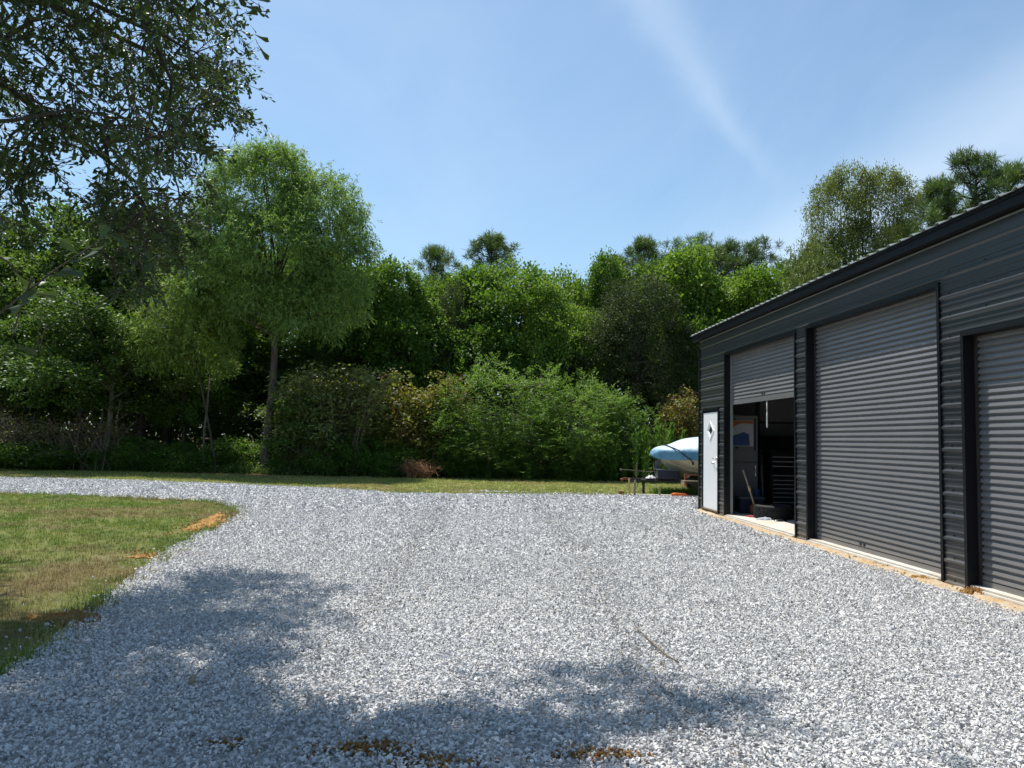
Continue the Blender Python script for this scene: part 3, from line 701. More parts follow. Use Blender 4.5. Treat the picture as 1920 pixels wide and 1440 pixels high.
# tyre lying flat
def tyre(mb, c, R, wd, axis='z', n=48):
    prof = [(R*.60, -wd*.36), (R*.66, -wd*.46), (R*.80, -wd*.50), (R*.93, -wd*.46), (R, -wd*.36), (R, wd*.36), (R*.93, wd*.46), (R*.80, wd*.50), (R*.66, wd*.46), (R*.60, wd*.36)]
    mb.lathe(prof, c, axis, n, True)
ty = thing('truck_tyre', (6.12, 14.95, FZ), 'black knobbly tyre lying flat on the garage slab', 'tyre')
b = MB(); tyre(b, (0, 0, .132), .38, .26); b.build('casing', M['rubber'], ty, True)
b = MB()
for k in range(36):
    a = 2*math.pi*k/36
    for z in (.05, .13, .21):
        aa = a+(.09 if z == .13 else 0); bm = bmesh.new(); bmesh.ops.create_cube(bm, size=1)
        b.bm(bm, Matrix.Translation((math.cos(aa)*.383, math.sin(aa)*.383, z)) @ Matrix.Rotation(aa, 4, 'Z') @ Matrix.Diagonal((.016, .042, .055, 1)))
b.build('tread', M['rubber'], ty)
# shovel leaning on the left jamb
sh = thing('shovel', (5.83, 15.22, FZ), 'square-bladed shovel leaning inside the left door jamb', 'shovel')
b = MB(); b.tube([(.0, 0, .24), (-.07, .09, .56), (-.155, .19, .92)], [.017, .018, .018], 10); b.build('handle', M['wood_old'], sh, True)
b = MB(); b.tube([(-.055, .07, .50), (-.075, .095, .60)], .026, 10); b.build('collar', M['wood_raw'], sh, True)
b = MB(); vs = []
for i, (z, hw) in enumerate([(.0, .075), (.10, .085), (.20, .083), (.225, .05), (.26, .018)]):
    for j, u in enumerate((-1, -.6, 0, .6, 1)): vs.append((u*hw+.02*(.24-z)/.24, -.015*abs(u)**2 + .012+.04*z, z+.004))
for i, (z, hw) in enumerate([(.0, .075), (.10, .085), (.20, .083), (.225, .05), (.26, .018)]):
    for j, u in enumerate((-1, -.6, 0, .6, 1)): vs.append((u*hw+.02*(.24-z)/.24, -.015*abs(u)**2 + .016+.04*z, z+.004))
fs = []
for i in range(4):
    for j in range(4): a = i*5+j; fs += [(a, a+1, a+6, a+5), (a+25, a+30, a+31, a+26)]
for i in range(4): fs += [(i*5, i*5+5, i*5+30, i*5+25), (i*5+4, i*5+29, i*5+34, i*5+9)]
for j in range(4): fs += [(j, j+25, j+26, j+1)]
b.add(vs, fs); b.build('blade', M['rust_steel'], sh)
# red loppers / cutter and cloth on the slab front
rc = thing('bolt_cutter', (5.62, 15.0, FZ), 'red-handled cutter lying on the slab in the open bay', 'tool')
b = MB(); b.tube([(0, .12, .018), (.28, .02, .022), (.42, -.02, .03)], .014, 8); b.tube([(.02, .02, .018), (.28, .005, .022), (.42, .0, .05)], .013, 8); b.build('handles', M['red_paint'], rc, True)
b = MB(); b.tube([(.40, -.01, .035), (.50, -.03, .03), (.56, -.02, .02)], [.02, .018, .006], 8); b.build('jaws', M['grey_steel'], rc, True)
def rag(name, loc, rx, ry, h, mat, label, seed, cat='cloth'):
    r = np.random.default_rng(seed); n = 18; V = []; Fc = []
    for i in range(n):
        for j in range(n):
            u, v = i/(n-1)*2-1, j/(n-1)*2-1; x, y = u*math.sqrt(1-v*v/2), v*math.sqrt(1-u*u/2); rr = math.hypot(x, y)
            V.append((x*rx*(1+.2*math.sin(4*math.atan2(y, x)+seed)), y*ry, h*max(0, 1-rr*rr)**.5*(.7+.3*math.sin(7*x+seed)*math.sin(6*y))+r.normal(0, h*.07)*(rr < .9)+.003))
    for i in range(n-1):
        for j in range(n-1): Fc.append((i*n+j, (i+1)*n+j, (i+1)*n+j+1, i*n+j+1))
    bot = [(v[0], v[1], .001) for v in V]; nn = n*n
    F2 = [(f[3]+nn, f[2]+nn, f[1]+nn, f[0]+nn) for f in Fc]
    o = link(name, mesh_np(name, np.array(V+bot), np.array(Fc+F2), None, True), mat); o.location = loc; return tag(o, label, cat)
rag('cloth', (5.82, 14.62, FZ), .16, .10, .05, M['grey_cloth'], 'crumpled grey cloth beside the red cutter on the slab', 1)
rag('work_glove', (6.02, 14.36, FZ), .13, .08, .04, M['black_enamel'], 'dark crumpled glove on the slab in front of the tyre', 5, 'glove')
st = thing('storage_tote', (6.05, 16.05, FZ), 'dark lidded storage tote on the floor before the white cabinet', 'tote')
b = MB(); b.box(-.26, .26, -.17, .17, .0, .30, .02); b.build('bin', M['navy'], st); b = MB(); b.box(-.28, .28, -.19, .19, .302, .335, .01); b.build('lid', M['grey_steel'], st)
bkt = thing('bucket', (6.30, 16.08, FZ+.337), 'small blue bucket on top of the dark tote', 'bucket')
b = MB(); b.lathe([(0, 0), (.06, 0), (.075, .15), (.08, .155), (.072, .15), (.056, .01), (0, .01)], (0, 0, 0), 'z', 20); b.build('pail', M['poster_blue'], bkt, True)
bkt.location.x = 6.22
bm_ = MB(); bm_.tube([(6.50, 16.45, FZ), (6.50, 16.52, FZ+1.0)], .02, 8); tag(bm_.build('broom_handle', M['grey_steel'], None, True), 'grey pole standing between white cabinet and tool chest', 'pole')

# ------------------------------------------------------------------ boat on trailer
YBO = 22.5
bt = thing('boat', (5.75, YBO, 0), 'cream motorboat under a blue canvas cover behind the garage', 'boat')
LB = 5.6
def hull_sec(t):
    """t along the length from the bow; returns keel z, chine (half width, z), gunwale (half width, z)"""
    k = max(0, t); beam = 1.02*(1-(1-min(1, k/2.6))**2.2)
    keel = .98 - .43*min(1, k/.95)**.62 if k < .95 else .55
    return keel, (beam*.80, keel+.16+.16*max(0, 1-k/2.0)), (beam+.03, 1.05-.02*min(1, k/3))
b = MB(); vs = []; fs = []; ts = [0, .08, .2, .38, .6, .85, 1.1, 1.5, 2, 2.6, 3.4, 4.4, LB]
for t in ts:
    kz, (cw, cz), (gw, gz) = hull_sec(t)
    x = t-.0
    row = [(x, -gw, gz), (x, -(cw*.35+gw*.65), cz*.4+gz*.6), (x, -cw, cz), (x, -cw*.62, kz+(cz-kz)*.66), (x, -cw*.58, kz+(cz-kz)*.52), (x, -cw*.3, kz+(cz-kz)*.28), (x, 0, kz)]
    row += [(p[0], -p[1], p[2]) for p in row[:-1][::-1]]; vs += row
nr = 13
for i in range(len(ts)-1):
    for j in range(nr-1): fs.append((i*nr+j, i*nr+j+1, (i+1)*nr+j+1, (i+1)*nr+j))
fs.append(tuple(range((len(ts)-1)*nr, len(ts)*nr)))
b.add(vs, fs); hl = b.build('hull', M['tan_hull'], bt)
b = MB()
for t0 in (0,):
    for fr_ in (.50, .80):
        pts = []
        for t in ts[2:]:
            kz, (cw, cz), (gw, gz) = hull_sec(t); pts.append((t, -(cw*fr_)-.006, kz+(cz-kz)*fr_+.002 if fr_ < .9 else cz))
        b.tube(pts, .010, 6)
b.build('strake', M['tan_hull'], hl)
b = MB(); vs = []; fs = []
tops = [(-.28, 1.20, .03, 1.16), (-.24, 1.27, .16, 1.10), (-.08, 1.40, .36, 1.03), (.10, 1.43, .52, .99), (.32, 1.47, .68, .97), (.6, 1.62, .83, .96), (.9, 1.69, .95, .955), (1.3, 1.73, 1.05, .95), (1.9, 1.78, 1.10, .95), (2.8, 1.72, 1.12, .95), (4, 1.5, 1.12, .95), (LB+.1, 1.3, 1.1, .95)]
for i, (x, zt, hw, zb_) in enumerate(tops):
    r0 = random.Random(i)
    nn = 17
    for j in range(nn):
        u = -1+2*j/(nn-1); au = abs(u)
        zb_ = zb_ if i < 3 else 1.03
        if au > .78: yy = math.copysign(hw*(1.0 - .02*(au-.78)), u); zz = zb_ + (1.30-zb_)*(1-au)/.22 if i > 1 else zb_+(zt-zb_)*(1-au)/.8
        else: yy = u/.78*hw; zz = min(1.30, zt) + (zt-min(1.30, zt))*(1-(au/.78)**1.9) if i > 1 else zb_+(zt-zb_)*(1-au)/.8
        zz += (.012*math.sin(j*2.3+i*1.7) if au < .95 else .02*math.sin(i*3+j)); vs.append((x, yy, zz))
for i in range(len(tops)-1):
    for j in range(nn-1): fs.append((i*nn+j, i*nn+j+1, (i+1)*nn+j+1, (i+1)*nn+j))
vs.append((-.31, 0, 1.16)); k0 = len(vs)-1
for j in range(nn-1): fs.append((j+1, j, k0))
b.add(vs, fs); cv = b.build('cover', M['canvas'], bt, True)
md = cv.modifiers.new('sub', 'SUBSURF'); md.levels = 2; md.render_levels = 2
def cover_pt(x, u, off=.022):
    xs_ = [t[0] for t in tops]; zt, hw, zb_ = (float(np.interp(x, xs_, [t[i] for t in tops])) for i in (1, 2, 3)); zb_ = 1.03 if x > .05 else zb_
    au = abs(u); m_ = min(1.30, zt)
    if au > .78: yy = hw; zz = zb_+(m_-zb_)*(1-au)/.22
    else: yy = au/.78*hw; zz = m_+(zt-m_)*(1-(au/.78)**1.9)
    return (x, math.copysign(yy+off*(au > .6), u), zz+off*(au < .9))
for s_ in (-1, 1):
    b = MB(); b.tube([cover_pt(x, s_*u) for x, u in [(.12, .0), (.15, .2), (.19, .4), (.24, .58), (.30, .70), (.37, .79), (.48, .87), (.62, .95), (.70, 1.0), (.74, 1.08)]], .017, 6)
    b.box(.72, .765, s_*.92-.02, s_*.92+.02, .90, 1.0) if s_ < 0 else None
    b.build('strap', M['strap'], cv)


tl = thing('boat_trailer', (5.2, YBO, 0), 'dark rusty boat trailer carrying the covered boat', 'trailer')
b = MB(); 
for s_ in (-1, 1):
    b.tube([(-.05, 0, .42), (1.0, s_*.45, .40), (2.2, s_*.8, .40), (6.0, s_*.8, .40)], .045, 6)
b.box(-.35, .9, -.05, .05, .37, .46); 
for x in (1.35, 2.6, 4.3): b.box(x-.04, x+.04, -.85, .85, .44, .50)
b.box(1.0, 5.6, -.95, -.89, .36, .42); b.box(1.0, 1.05, -.89, .89, .445, .49)
b.build('frame', M['dark_steel'], tl)
b = MB(); b.box(-.52, -.35, -.06, .06, .40, .47, .015); b.tube([(-.52, 0, .42), (-.60, 0, .40)], .04, 8); b.build('coupler', M['rust_steel'], tl)
b = MB(); b.tube([(.09, .0, .0), (.09, .0, .45)], .04, 8); b.tube([(.09, 0, .46), (.09, 0, .58)], .03, 8); b.box(.0, .18, -.09, .09, 0, .02); b.build('jack', M['dark_steel'], tl)
b = MB(); b.box(.44, .56, -.05, .05, .46, 1.0); b.box(.40, .62, -.09, .09, .72, .80); b.tube([(.50, -.09, .93), (.50, .09, .93)], .065, 12); b.tube([(.36, -.1, .80), (.36, -.1, .92)], .014, 6); b.tube([(.55, -.09, 1.0), (.60, -.12, 1.07)], .012, 6); b.build('winch_post', M['grey_steel'], tl)
b = MB(); b.tube([(-.60, -.02, .70), (-.3, -.03, .695), (.1, -.05, .66), (.42, -.06, .67), (.47, -.05, .75)], .013, 6); b.tube([(-.13, -.02, .48), (-.115, -.02, .92)], .018, 6); b.lathe([(0, -.02), (.035, -.02), (.035, .02), (0, .02)], (-.60, -.02, .70), 'x', 10); b.build('guide_rod', M['twig_grey'], tl)
b = MB(); b.tube([(-.05, .04, .36), (-.12, .0, .15), (0, -.04, .08), (.08, 0, .2), (.02, .04, .37)], .012, 6); b.build('safety_chain', M['grey_steel'], tl)
b = MB(); b.box(.96, 5.4, -1.18, -.84, .44, .47, .01); b.box(.96, 1.0, -1.18, -.84, .30, .438); b.build('fender', M['wood_old'], tl)
b = MB(); b.box(1.03, 1.10, -.99, -.94, .34, .66); b.box(1.1, 5.0, -.99, -.955, .60, .64); b.build('side_rail', M['rust_steel'], tl)
b = MB(); b.box(.95, 1.08, -1.0, -.985+.0, .30, .36); b.build('marker_lamp', M['orange'], tl)
for (x, s_) in ((1.95, -1), (1.95, 1)):
    b = MB(); tyre(b, (x, s_*1.02, .30), .30, .18, 'y', 32); wh = b.build('wheel', M['rubber'], tl, True)
    b = MB(); b.lathe([(0, -.03), (.17, -.03), (.185, -.06), (.185, .06), (.17, .03), (0, .03)], (x, s_*1.02, .30), 'y', 24); b.build('rim', M['grey_steel'], wh)
b = MB(); b.box(1.05, 1.15, -.1, .1, .50, .66); b.box(2.0, 2.1, -.6, .6, .50, .545); b.box(3.6, 3.7, -.6, .6, .50, .545); b.build('bunk', M['wood_old'], tl)
bx = thing('battery_box', (5.60, YBO-.30, 0), 'dark blue box with a grey lid on the trailer tongue', 'box')
b = MB(); b.box(.0, .62, -.20, .22, .47, .72, .012); b.build('body', M['navy'], bx)
b = MB(); b.box(-.02, .64, -.22, .24, .722, .75, .008); b.build('lid', M['grey_steel'], bx)
b = MB()
for k in range(8): b.box(-.006, -.001, -.16, .18, .50+k*.026, .512+k*.026)
b.build('grille', M['grey_steel'], bx)
b = MB(); b.tube([(.36+.035*math.cos(a), 0, .79+.035*math.sin(a)) for a in np.linspace(0, 2*math.pi, 13)], .010, 6); b.build('lid_ring', M['chrome'], bx)
rag('rag', (5.46, YBO-.15, .463), .13, .09, .10, M['white_cloth'], 'white rag bundled on the trailer tongue', 3)
# form boards and stakes at the gravel edge
fb = MB(); fb.box(0, 2.6, -.07, .07, .012, .055); o = fb.build('form_board', M['board_pale']); o.location = (4.62, 21.62, 0); o.rotation_euler = (0, 0, RAD(-4.0)); tag(o, 'long pale form board lying along the gravel edge by the trailer', 'board')
stakes = [(4.66, 21.50, .50, .05, 'pine stake at the left end of the form board, leftmost of three', M['wood_raw'], -2), (4.79, 21.46, .46, .055, 'darker pine stake just right of the leftmost stake', M['wood_old'], 2), (5.50, 21.45, .29, .05, 'short pine stake standing alone halfway along the form board', M['wood_old'], 1)]
for x, y, h_, w_, lab, mt, tl_ in stakes:
    b = MB(); b.box(-w_/2, w_/2, -.012, .012, -.12, h_, .002); b.v = [(v[0], v[1], v[2]) for v in b.v]
    o = b.build('wooden_stake', mt); o.location = (x, y, 0); o.rotation_euler = (RAD(tl_), RAD(tl_*.7), .1); tag(o, lab, 'stake', 'stakes along the form board')
b = MB(); b.box(-.07, .07, -.1, .1, .0, .11, .01); o = b.build('wood_block', M['rust_steel']); o.location = (4.50, 21.9, 0); tag(o, 'dark wooden block on the grass left of the stakes', 'block')
b = MB(); b.box(-.30, .25, -.015, .015, .0, .03, .003); o = b.build('lumber_scrap', M['wood_raw']); o.location = (4.55, 21.66, .0); o.rotation_euler = (0, 0, .05); tag(o, 'short yellow lumber scrap at the foot of the stakes', 'board')
pts = []
for k in range(40):
    a = k*.62; pts.append((.20*math.cos(a)*(1+.1*math.sin(k)), .10*math.sin(a), .02+.012*(k/8) + .02*abs(math.sin(k*.9))))
pts += [(.3, -.1, .02), (.5, -.05, .015), (.62, -.12, .015)]
b = MB(); b.tube(pts, .011, 6); o = b.build('extension_cord', M['orange'], None, True); o.location = (6.02, 21.36, .02); tag(o, 'orange cord coiled on the gravel edge by the form board', 'cord')

# sticks and a wood chip on the gravel
b = MB(); b.tube([(1.385, 6.10, .05), (1.40, 5.85, .045), (1.402, 5.58, .05), (1.43, 5.30, .045), (1.47, 5.18, .04)], [.004, .006, .007, .007, .004], 6); tag(b.build('stick', M['twig_grey'], None, True), 'thin dark stick lying on the sunlit gravel right of centre', 'stick')
b = MB(); b.box(-.014, .014, -.05, .05, 0, .012, .003); o = b.build('wood_chip', M['wood_old']); o.location = (-1.567, 4.752, .045); o.rotation_euler = (.2, .1, .15); tag(o, 'flat brown wood chip on the shaded gravel at left', 'wood chip')

# ------------------------------------------------------------------ foliage
def unit(a): return a/np.maximum(np.linalg.norm(a, axis=-1, keepdims=True), 1e-9)
def leaves(P, Dr, Nr, Ln, Wd, tone, fold=0.):
    """rhombic leaves: base point P, direction Dr, rough normal Nr"""
    S = unit(np.cross(Dr, Nr)); Ln = Ln[:, None]; Wd = Wd[:, None]; U = np.cross(S, Dr)
    a = P; b_ = P+Dr*Ln*.45+S*Wd*.5+U*Wd*fold; c = P+Dr*Ln; d = P+Dr*Ln*.45-S*Wd*.5+U*Wd*fold
    V = np.stack([a, b_, c, d], 1).reshape(-1, 3); n = len(P)
    return V, np.arange(4*n).reshape(n, 4), np.repeat(tone, 4)
def rdir(n, r, zb=0.):
    v = r.normal(0, 1, (n, 3)); v = unit(v); v[:, 2] += zb; return unit(v)
def lobe_clumps(lobes, n, r, rmin=.55, down=-.35):
    """clump centres near the surface of the lobes; returns centre and outward direction"""
    w_ = np.array([(l[3]*l[4]+l[3]*l[5]+l[4]*l[5]) for l in lobes]); w_ = w_/w_.sum(); k = r.choice(len(lobes), n, p=w_)
    Lb = np.array(lobes)[k]; d = rdir(n, r); d[:, 2] = np.where(d[:, 2] < down, -d[:, 2]*r.random(n), d[:, 2]); d = unit(d)
    rad = rmin+(1.06-rmin)*r.random(n)**.55
    C = Lb[:, :3]+d*Lb[:, 3:6]*rad[:, None]
    # drop clumps deep inside another lobe
    keep = np.ones(n, bool)
    for l in lobes:
        q = (((C-np.array(l[:3]))/np.array(l[3:6]))**2).sum(1); keep &= q > .34
    return C[keep], d[keep]
def crown_mesh(lobes, nc, per, cr, L_, W_, r, style='broad', flat=.65, rmin=.55, down=-.35):
    C, O = lobe_clumps(lobes, nc, r, rmin, down); n = len(C)
    cs = cr*r.uniform(.6, 1.35, n); ct = r.beta(2, 2, n)
    m_ = (per*r.uniform(.6, 1.3, n)).astype(int); idx = np.repeat(np.arange(n), m_); N_ = len(idx)
    q = r.normal(0, .5, (N_, 3)); q[:, 2] *= flat; q = q*cs[idx][:, None]
    P = C[idx]+q; out_ = unit(q+O[idx]*cs[idx][:, None]*.5)
    if style == 'broad':
        Dr = unit(out_*.9+r.normal(0, .55, (N_, 3))+np.array([0, 0, -.15])); Nr = unit(np.array([0, 0, 1.])+r.normal(0, .55, (N_, 3)))
        Ln = L_*r.uniform(.65, 1.3, N_); Wd = W_*r.uniform(.7, 1.25, N_)
    elif style == 'willow':
        # leaves follow short hanging sprigs
        sp = N_//7; sidx = r.integers(0, N_, sp); base = P[sidx]; so_ = out_[sidx]
        sd_ = unit(so_*.8+r.normal(0, .35, (sp, 3))+np.array([0, 0, -.25])); k = np.tile(np.arange(7), sp); ii = np.repeat(np.arange(sp), 7)
        t_ = (k/7*.26)[:, None]; P = base[ii]+sd_[ii]*t_+np.array([0, 0, -1.])*t_**2*1.2
        Dr = unit(sd_[ii]*.7+r.normal(0, .5, (len(ii), 3))+np.array([0, 0, -.3])); Nr = unit(np.array([0, 0, 1.])+r.normal(0, .6, (len(ii), 3)))
        Ln = L_*r.uniform(.7, 1.3, len(ii)); Wd = W_*r.uniform(.8, 1.2, len(ii)); idx = idx[sidx][ii]
    elif style == 'spray':
        # arching feathery sprays
        sp = N_//11; sidx = r.integers(0, N_, sp); base = P[sidx]; so_ = out_[sidx]
        sd_ = unit(so_*.9+r.normal(0, .55, (sp, 3))+np.array([0, 0, .35])); k = np.tile(np.arange(11), sp); ii = np.repeat(np.arange(sp), 11)
        ln_ = r.uniform(.25, .62, sp)[ii]; t_ = (k/11)[:, None]*ln_[:, None]; P = base[ii]+sd_[ii]*t_+np.array([0, 0, -1.])*t_**2*.6
        sw = unit(np.cross(sd_[ii], np.array([0, 0, 1.])))*np.where(k % 2 == 0, 1, -1)[:, None]
        Dr = unit(sw*.9+sd_[ii]*.6+r.normal(0, .25, (len(ii), 3))); Nr = unit(np.array([0, 0, 1.])+r.normal(0, .45, (len(ii), 3)))
        Ln = L_*(1.2-.6*k/11)*r.uniform(.7, 1.2, len(ii)); Wd = W_*r.uniform(.8, 1.2, len(ii)); idx = idx[sidx][ii]
    tone = np.clip(ct[idx]*.6+r.random(len(idx))*.45, 0, 1)
    ok = P[:, 2] > .03
    return leaves(P[ok], Dr[ok], Nr[ok], Ln[ok], Wd[ok], tone[ok], .12), C
def needle_tufts(C, r, per=46, Ln=.34, W_=.022, up=.25):
    n = len(C); idx = np.repeat(np.arange(n), per); N_ = len(idx); ax = unit(r.normal(0, .6, (n, 3))+np.array([0, 0, 1.2]))
    Dr = unit(unit(r.normal(0, 1, (N_, 3)))+ax[idx]*.75); P = C[idx]+ax[idx]*(r.random(N_)[:, None]-.5)*Ln*.9
    return leaves(P, Dr, rdir(N_, r), Ln*r.uniform(.7, 1.15, N_), np.full(N_, W_), np.clip(r.normal(.5, .18, N_)+.25*(Dr[:, 2]), 0, 1))
def limb_tubes(mb, base, top, fork_z, C, r, rad, nlimb=9, twigs=60, wob=.06, sides=8):
    """trunk from base to top, limbs reaching out to crown clumps"""
    rr = random.Random(int(r.integers(1e6)))
    base = Vector(base); top = Vector(top); n = 9; pts = []; rads = []
    for i in range(n+1):
        t = i/n; p = base.lerp(top, t); p += Vector((math.sin(t*4+rr.random())*wob, math.cos(t*3.1)*wob, 0))*(min(1, t*3))*top.z*.12
        pts.append(p); rads.append(rad*((1-t)**.8*.85+.12)*(1+.55*max(0, 1-t*14)))
    mb.tube(pts, rads, sides)
    def on(t): 
        f = t*n; i = min(int(f), n-1); return pts[i].lerp(pts[i+1], f-i), rads[i]
    if len(C) == 0: return
    sel = r.choice(len(C), min(nlimb, len(C)), replace=False); ends = []
    for k in sel:
        c = Vector(C[k]); hz = max(fork_z, min(c.z-.3, top.z*.85)); t = min(.95, max(.1, (hz*.55+fork_z*.45-base.z)/(top.z-base.z))); s_, rs = on(t)
        mid = s_.lerp(c, .5)+Vector((rr.uniform(-.2, .2), rr.uniform(-.2, .2), rr.uniform(-.1, .35)))
        q = s_.lerp(mid, .5)+Vector((rr.uniform(-.1, .1), rr.uniform(-.1, .1), .05)); mb.tube([s_, q, mid, c], [rs*.55, rs*.42, rs*.3, rs*.10], 6); ends += [mid, q, c]
    ends_np = np.array([e[:] for e in ends]); sel = r.choice(len(C), min(twigs, len(C)), replace=False)
    for k in sel:
        c = Vector(C[k]); j = int(np.argmin(((ends_np-C[k])**2).sum(1))); s_ = ends[j]
        if (c-s_).length < .1: continue
        mid = s_.lerp(c, .55)+Vector((rr.uniform(-.12, .12), rr.uniform(-.12, .12), rr.uniform(-.05, .12))); mb.tube([s_, mid, c], [rad*.10+.006, rad*.07+.005, .004], 4, False)
TREES = {}
def make_tree(kind, name, crownspec, leaf, bark, trunk, cat='tree', seed=1):
    """crownspec(r) -> (V, F, tone), C ; trunk dict; returns prototype builder data"""
    r = np.random.default_rng(seed); (V, Fc, T), C = crownspec(r); cm_ = mesh_np('crown', V, Fc, T); cm_.materials.append(M[leaf])
    mb = MB()
    for t in trunk if isinstance(trunk, list) else [trunk]:
        Ct = C
        if 'near' in t: cx = t['near']; Ct = C[((C[:, :2]-np.array(cx[:2]))**2).sum(1) < cx[2]**2] if len(C) else C
        limb_tubes(mb, t.get('base', (0, 0, -.05)), t['top'], t['fork'], Ct, r, t['rad'], t.get('limbs', 8), t.get('twigs', 50), t.get('wob', .06))
    tm = bpy.data.meshes.new('trunk'); tm.from_pydata(mb.v, [], mb.f); tm.materials.append(M[bark])
    for p in tm.polygons: p.use_smooth = True
    zs = V[:, 2]; xs = V[:, 0]
    TREES[kind] = dict(name=name, cm=cm_, tm=tm, h=float(np.percentile(zs, 99.7)), w=float(np.percentile(xs, 98.5)-np.percentile(xs, 1.5)), xc=float((np.percentile(xs, 98.5)+np.percentile(xs, 1.5))/2), cat=cat, first=True)
    print(kind, len(Fc), 'faces h', round(TREES[kind]['h'], 2), 'w', round(TREES[kind]['w'], 2))
def place(kind, px, Y, top_py, wpx, label, group, rz=0., mirror=False, yscale=None, bark=None, leaf=None):
    """stand a tree at depth Y so that it is as tall and wide as measured"""
    t = TREES[kind]; a = at_y(px, 860, Y); zt = at_y(px, top_py, Y)[2]; wm = wpx/F*Y/math.cos(YAW)
    sx_ = wm/t['w']; sz = zt/t['h']; root = empty(t['name'], (a[0], Y, 0), 0)
    if mirror: pass
    tag(root, label, t['cat'], group)
    ca, sa = math.cos(rz), math.sin(rz)
    for nm, me in (('crown', t['cm']), ('trunk', t['tm'])):
        if me is None: continue
        if leaf and nm == 'crown':
            me = me.copy(); me.materials.clear(); me.materials.append(M[leaf])
        o = bpy.data.objects.new(nm, me); COL.objects.link(o); o.parent = root
        o.rotation_euler = (0, 0, rz); o.scale = (sx_, yscale or (sx_+sz)/2 if False else sx_, sz)
        if yscale: o.scale[1] = yscale
    return root

# --- tree kinds
def sp_big_willow(r):
    lobes = [(-.9, 0, 10.9, 2.0, 1.9, 2.1), (-.1, .2, 11.9, 1.3, 1.3, 1.3), (-2.1, .2, 9.4, 1.4, 1.5, 1.6), (1.7, .2, 10.2, 1.8, 1.8, 1.9), (2.7, .1, 8.7, 1.3, 1.5, 1.7), (.3, -1.5, 8.5, 2.0, 1.4, 1.7), (.2, .2, 8.6, 2.4, 2.0, 2.0), (-1.6, -.5, 7.2, 1.8, 1.6, 1.6),
             (2.5, -.1, 6.9, 1.4, 1.6, 1.5), (1.7, -.9, 6.0, 1.4, 1.3, 1.3), (-.1, -.6, 6.6, 1.6, 1.5, 1.2), (-2.4, 0, 8.0, 1.0, 1.1, 1.2)]
    return crown_mesh(lobes, 2500, 92, .38, .130, .038, r, 'willow', .75, .62, -.55)
make_tree('big_willow', 'willow_tree', sp_big_willow, 'leaf_willow', 'bark', dict(top=(.2, .2, 10.5), fork=4.6, rad=.20, limbs=26, twigs=150), seed=3)
def sp_small_willow(r):
    return crown_mesh([(-.8, 0, 5.9, 1.2, 1.1, 1.3), (.3, 0, 5.0, 1.2, 1.1, 1.2), (-1.2, -.2, 4.7, 1.0, 1.0, 1.0)], 360, 90, .42, .14, .036, r, 'willow', .8, .5, -.8)
make_tree('small_willow', 'willow_tree', sp_small_willow, 'leaf_willow_y', 'bark_dark', [dict(base=(1.0, .4, -.05), top=(-.3, 0, 5.4), fork=2.8, rad=.06, limbs=7, twigs=40)], seed=4)
def sp_lacy(r):
    return crown_mesh([(-1.2, 0, 9.6, 1.3, 1.3, 1.5), (1.0, 0, 9.9, 1.5, 1.3, 1.4), (.0, 0, 8.2, 1.7, 1.4, 1.3), (-1.5, 0, 7.6, 1.2, 1.1, 1.2), (1.9, 0, 10.6, .9, .8, .7), (-.5, 0, 10.8, .9, .9, .8), (.2, 0, 6.4, 1.3, 1.1, .9)], 1250, 50, .34, .125, .042, r, 'broad', .8, .3, -.8)
make_tree('lacy_willow', 'willow_tree', sp_lacy, 'leaf_olive', 'bark_dark', [dict(top=(-1.0, 0, 9.5), fork=5.5, rad=.16, limbs=10, twigs=60, near=(-1, 0, 1.9)), dict(base=(.2, 0, 0), top=(.1, 0, 9.6), fork=5.5, rad=.15, limbs=8, twigs=60), dict(base=(.3, 0, 0), top=(1.5, 0, 9.8), fork=5.5, rad=.14, limbs=8, twigs=60, near=(1.3, 0, 1.9))], seed=5)
def sp_broad(seed_l):
    def f(r):
        R0 = random.Random(seed_l); lobes = [(0, 0, 4.6, 2.2, 2.0, 2.4)]
        for k in range(11):
            a = R0.uniform(0, 6.28); rr = R0.uniform(1.0, 2.0); z = R0.uniform(2.2, 7.2); sh_ = 1-.45*max(0, (z-4.5)/3.4)
            lobes.append((rr*math.cos(a)*sh_, rr*math.sin(a)*sh_, z, R0.uniform(.8, 1.25), R0.uniform(.8, 1.25), R0.uniform(.7, 1.2)))
        return crown_mesh(lobes, 620, 62, .40, .135, .095, r, 'broad', .6, .6, -.5)
    return f
for i in range(3): make_tree('broad%d' % i, 'broadleaf_tree', sp_broad(i+1), ['leaf_green', 'leaf_bright', 'leaf_green'][i], 'bark_dark', dict(top=(.1, 0, 6.6), fork=1.6, rad=.16, limbs=12, twigs=30), seed=10+i)
def sp_dark(r):
    lobes = [(0, 0, 5.2, 2.4, 2.1, 2.6), (-1.6, 0, 4.0, 1.6, 1.5, 1.7), (1.7, 0, 4.4, 1.6, 1.5, 1.8), (.2, 0, 7.2, 1.5, 1.4, 1.3), (1.2, -.6, 3.0, 1.5, 1.3, 1.3), (-.6, -1.0, 5.6, 1.5, 1.2, 1.3)]
    return crown_mesh(lobes, 800, 60, .36, .095, .055, r, 'broad', .7, .6, -.6)
make_tree('dark', 'evergreen_oak', sp_dark, 'leaf_dark', 'bark_dark', dict(top=(.1, 0, 6.8), fork=1.4, rad=.2, limbs=12, twigs=50), seed=20)
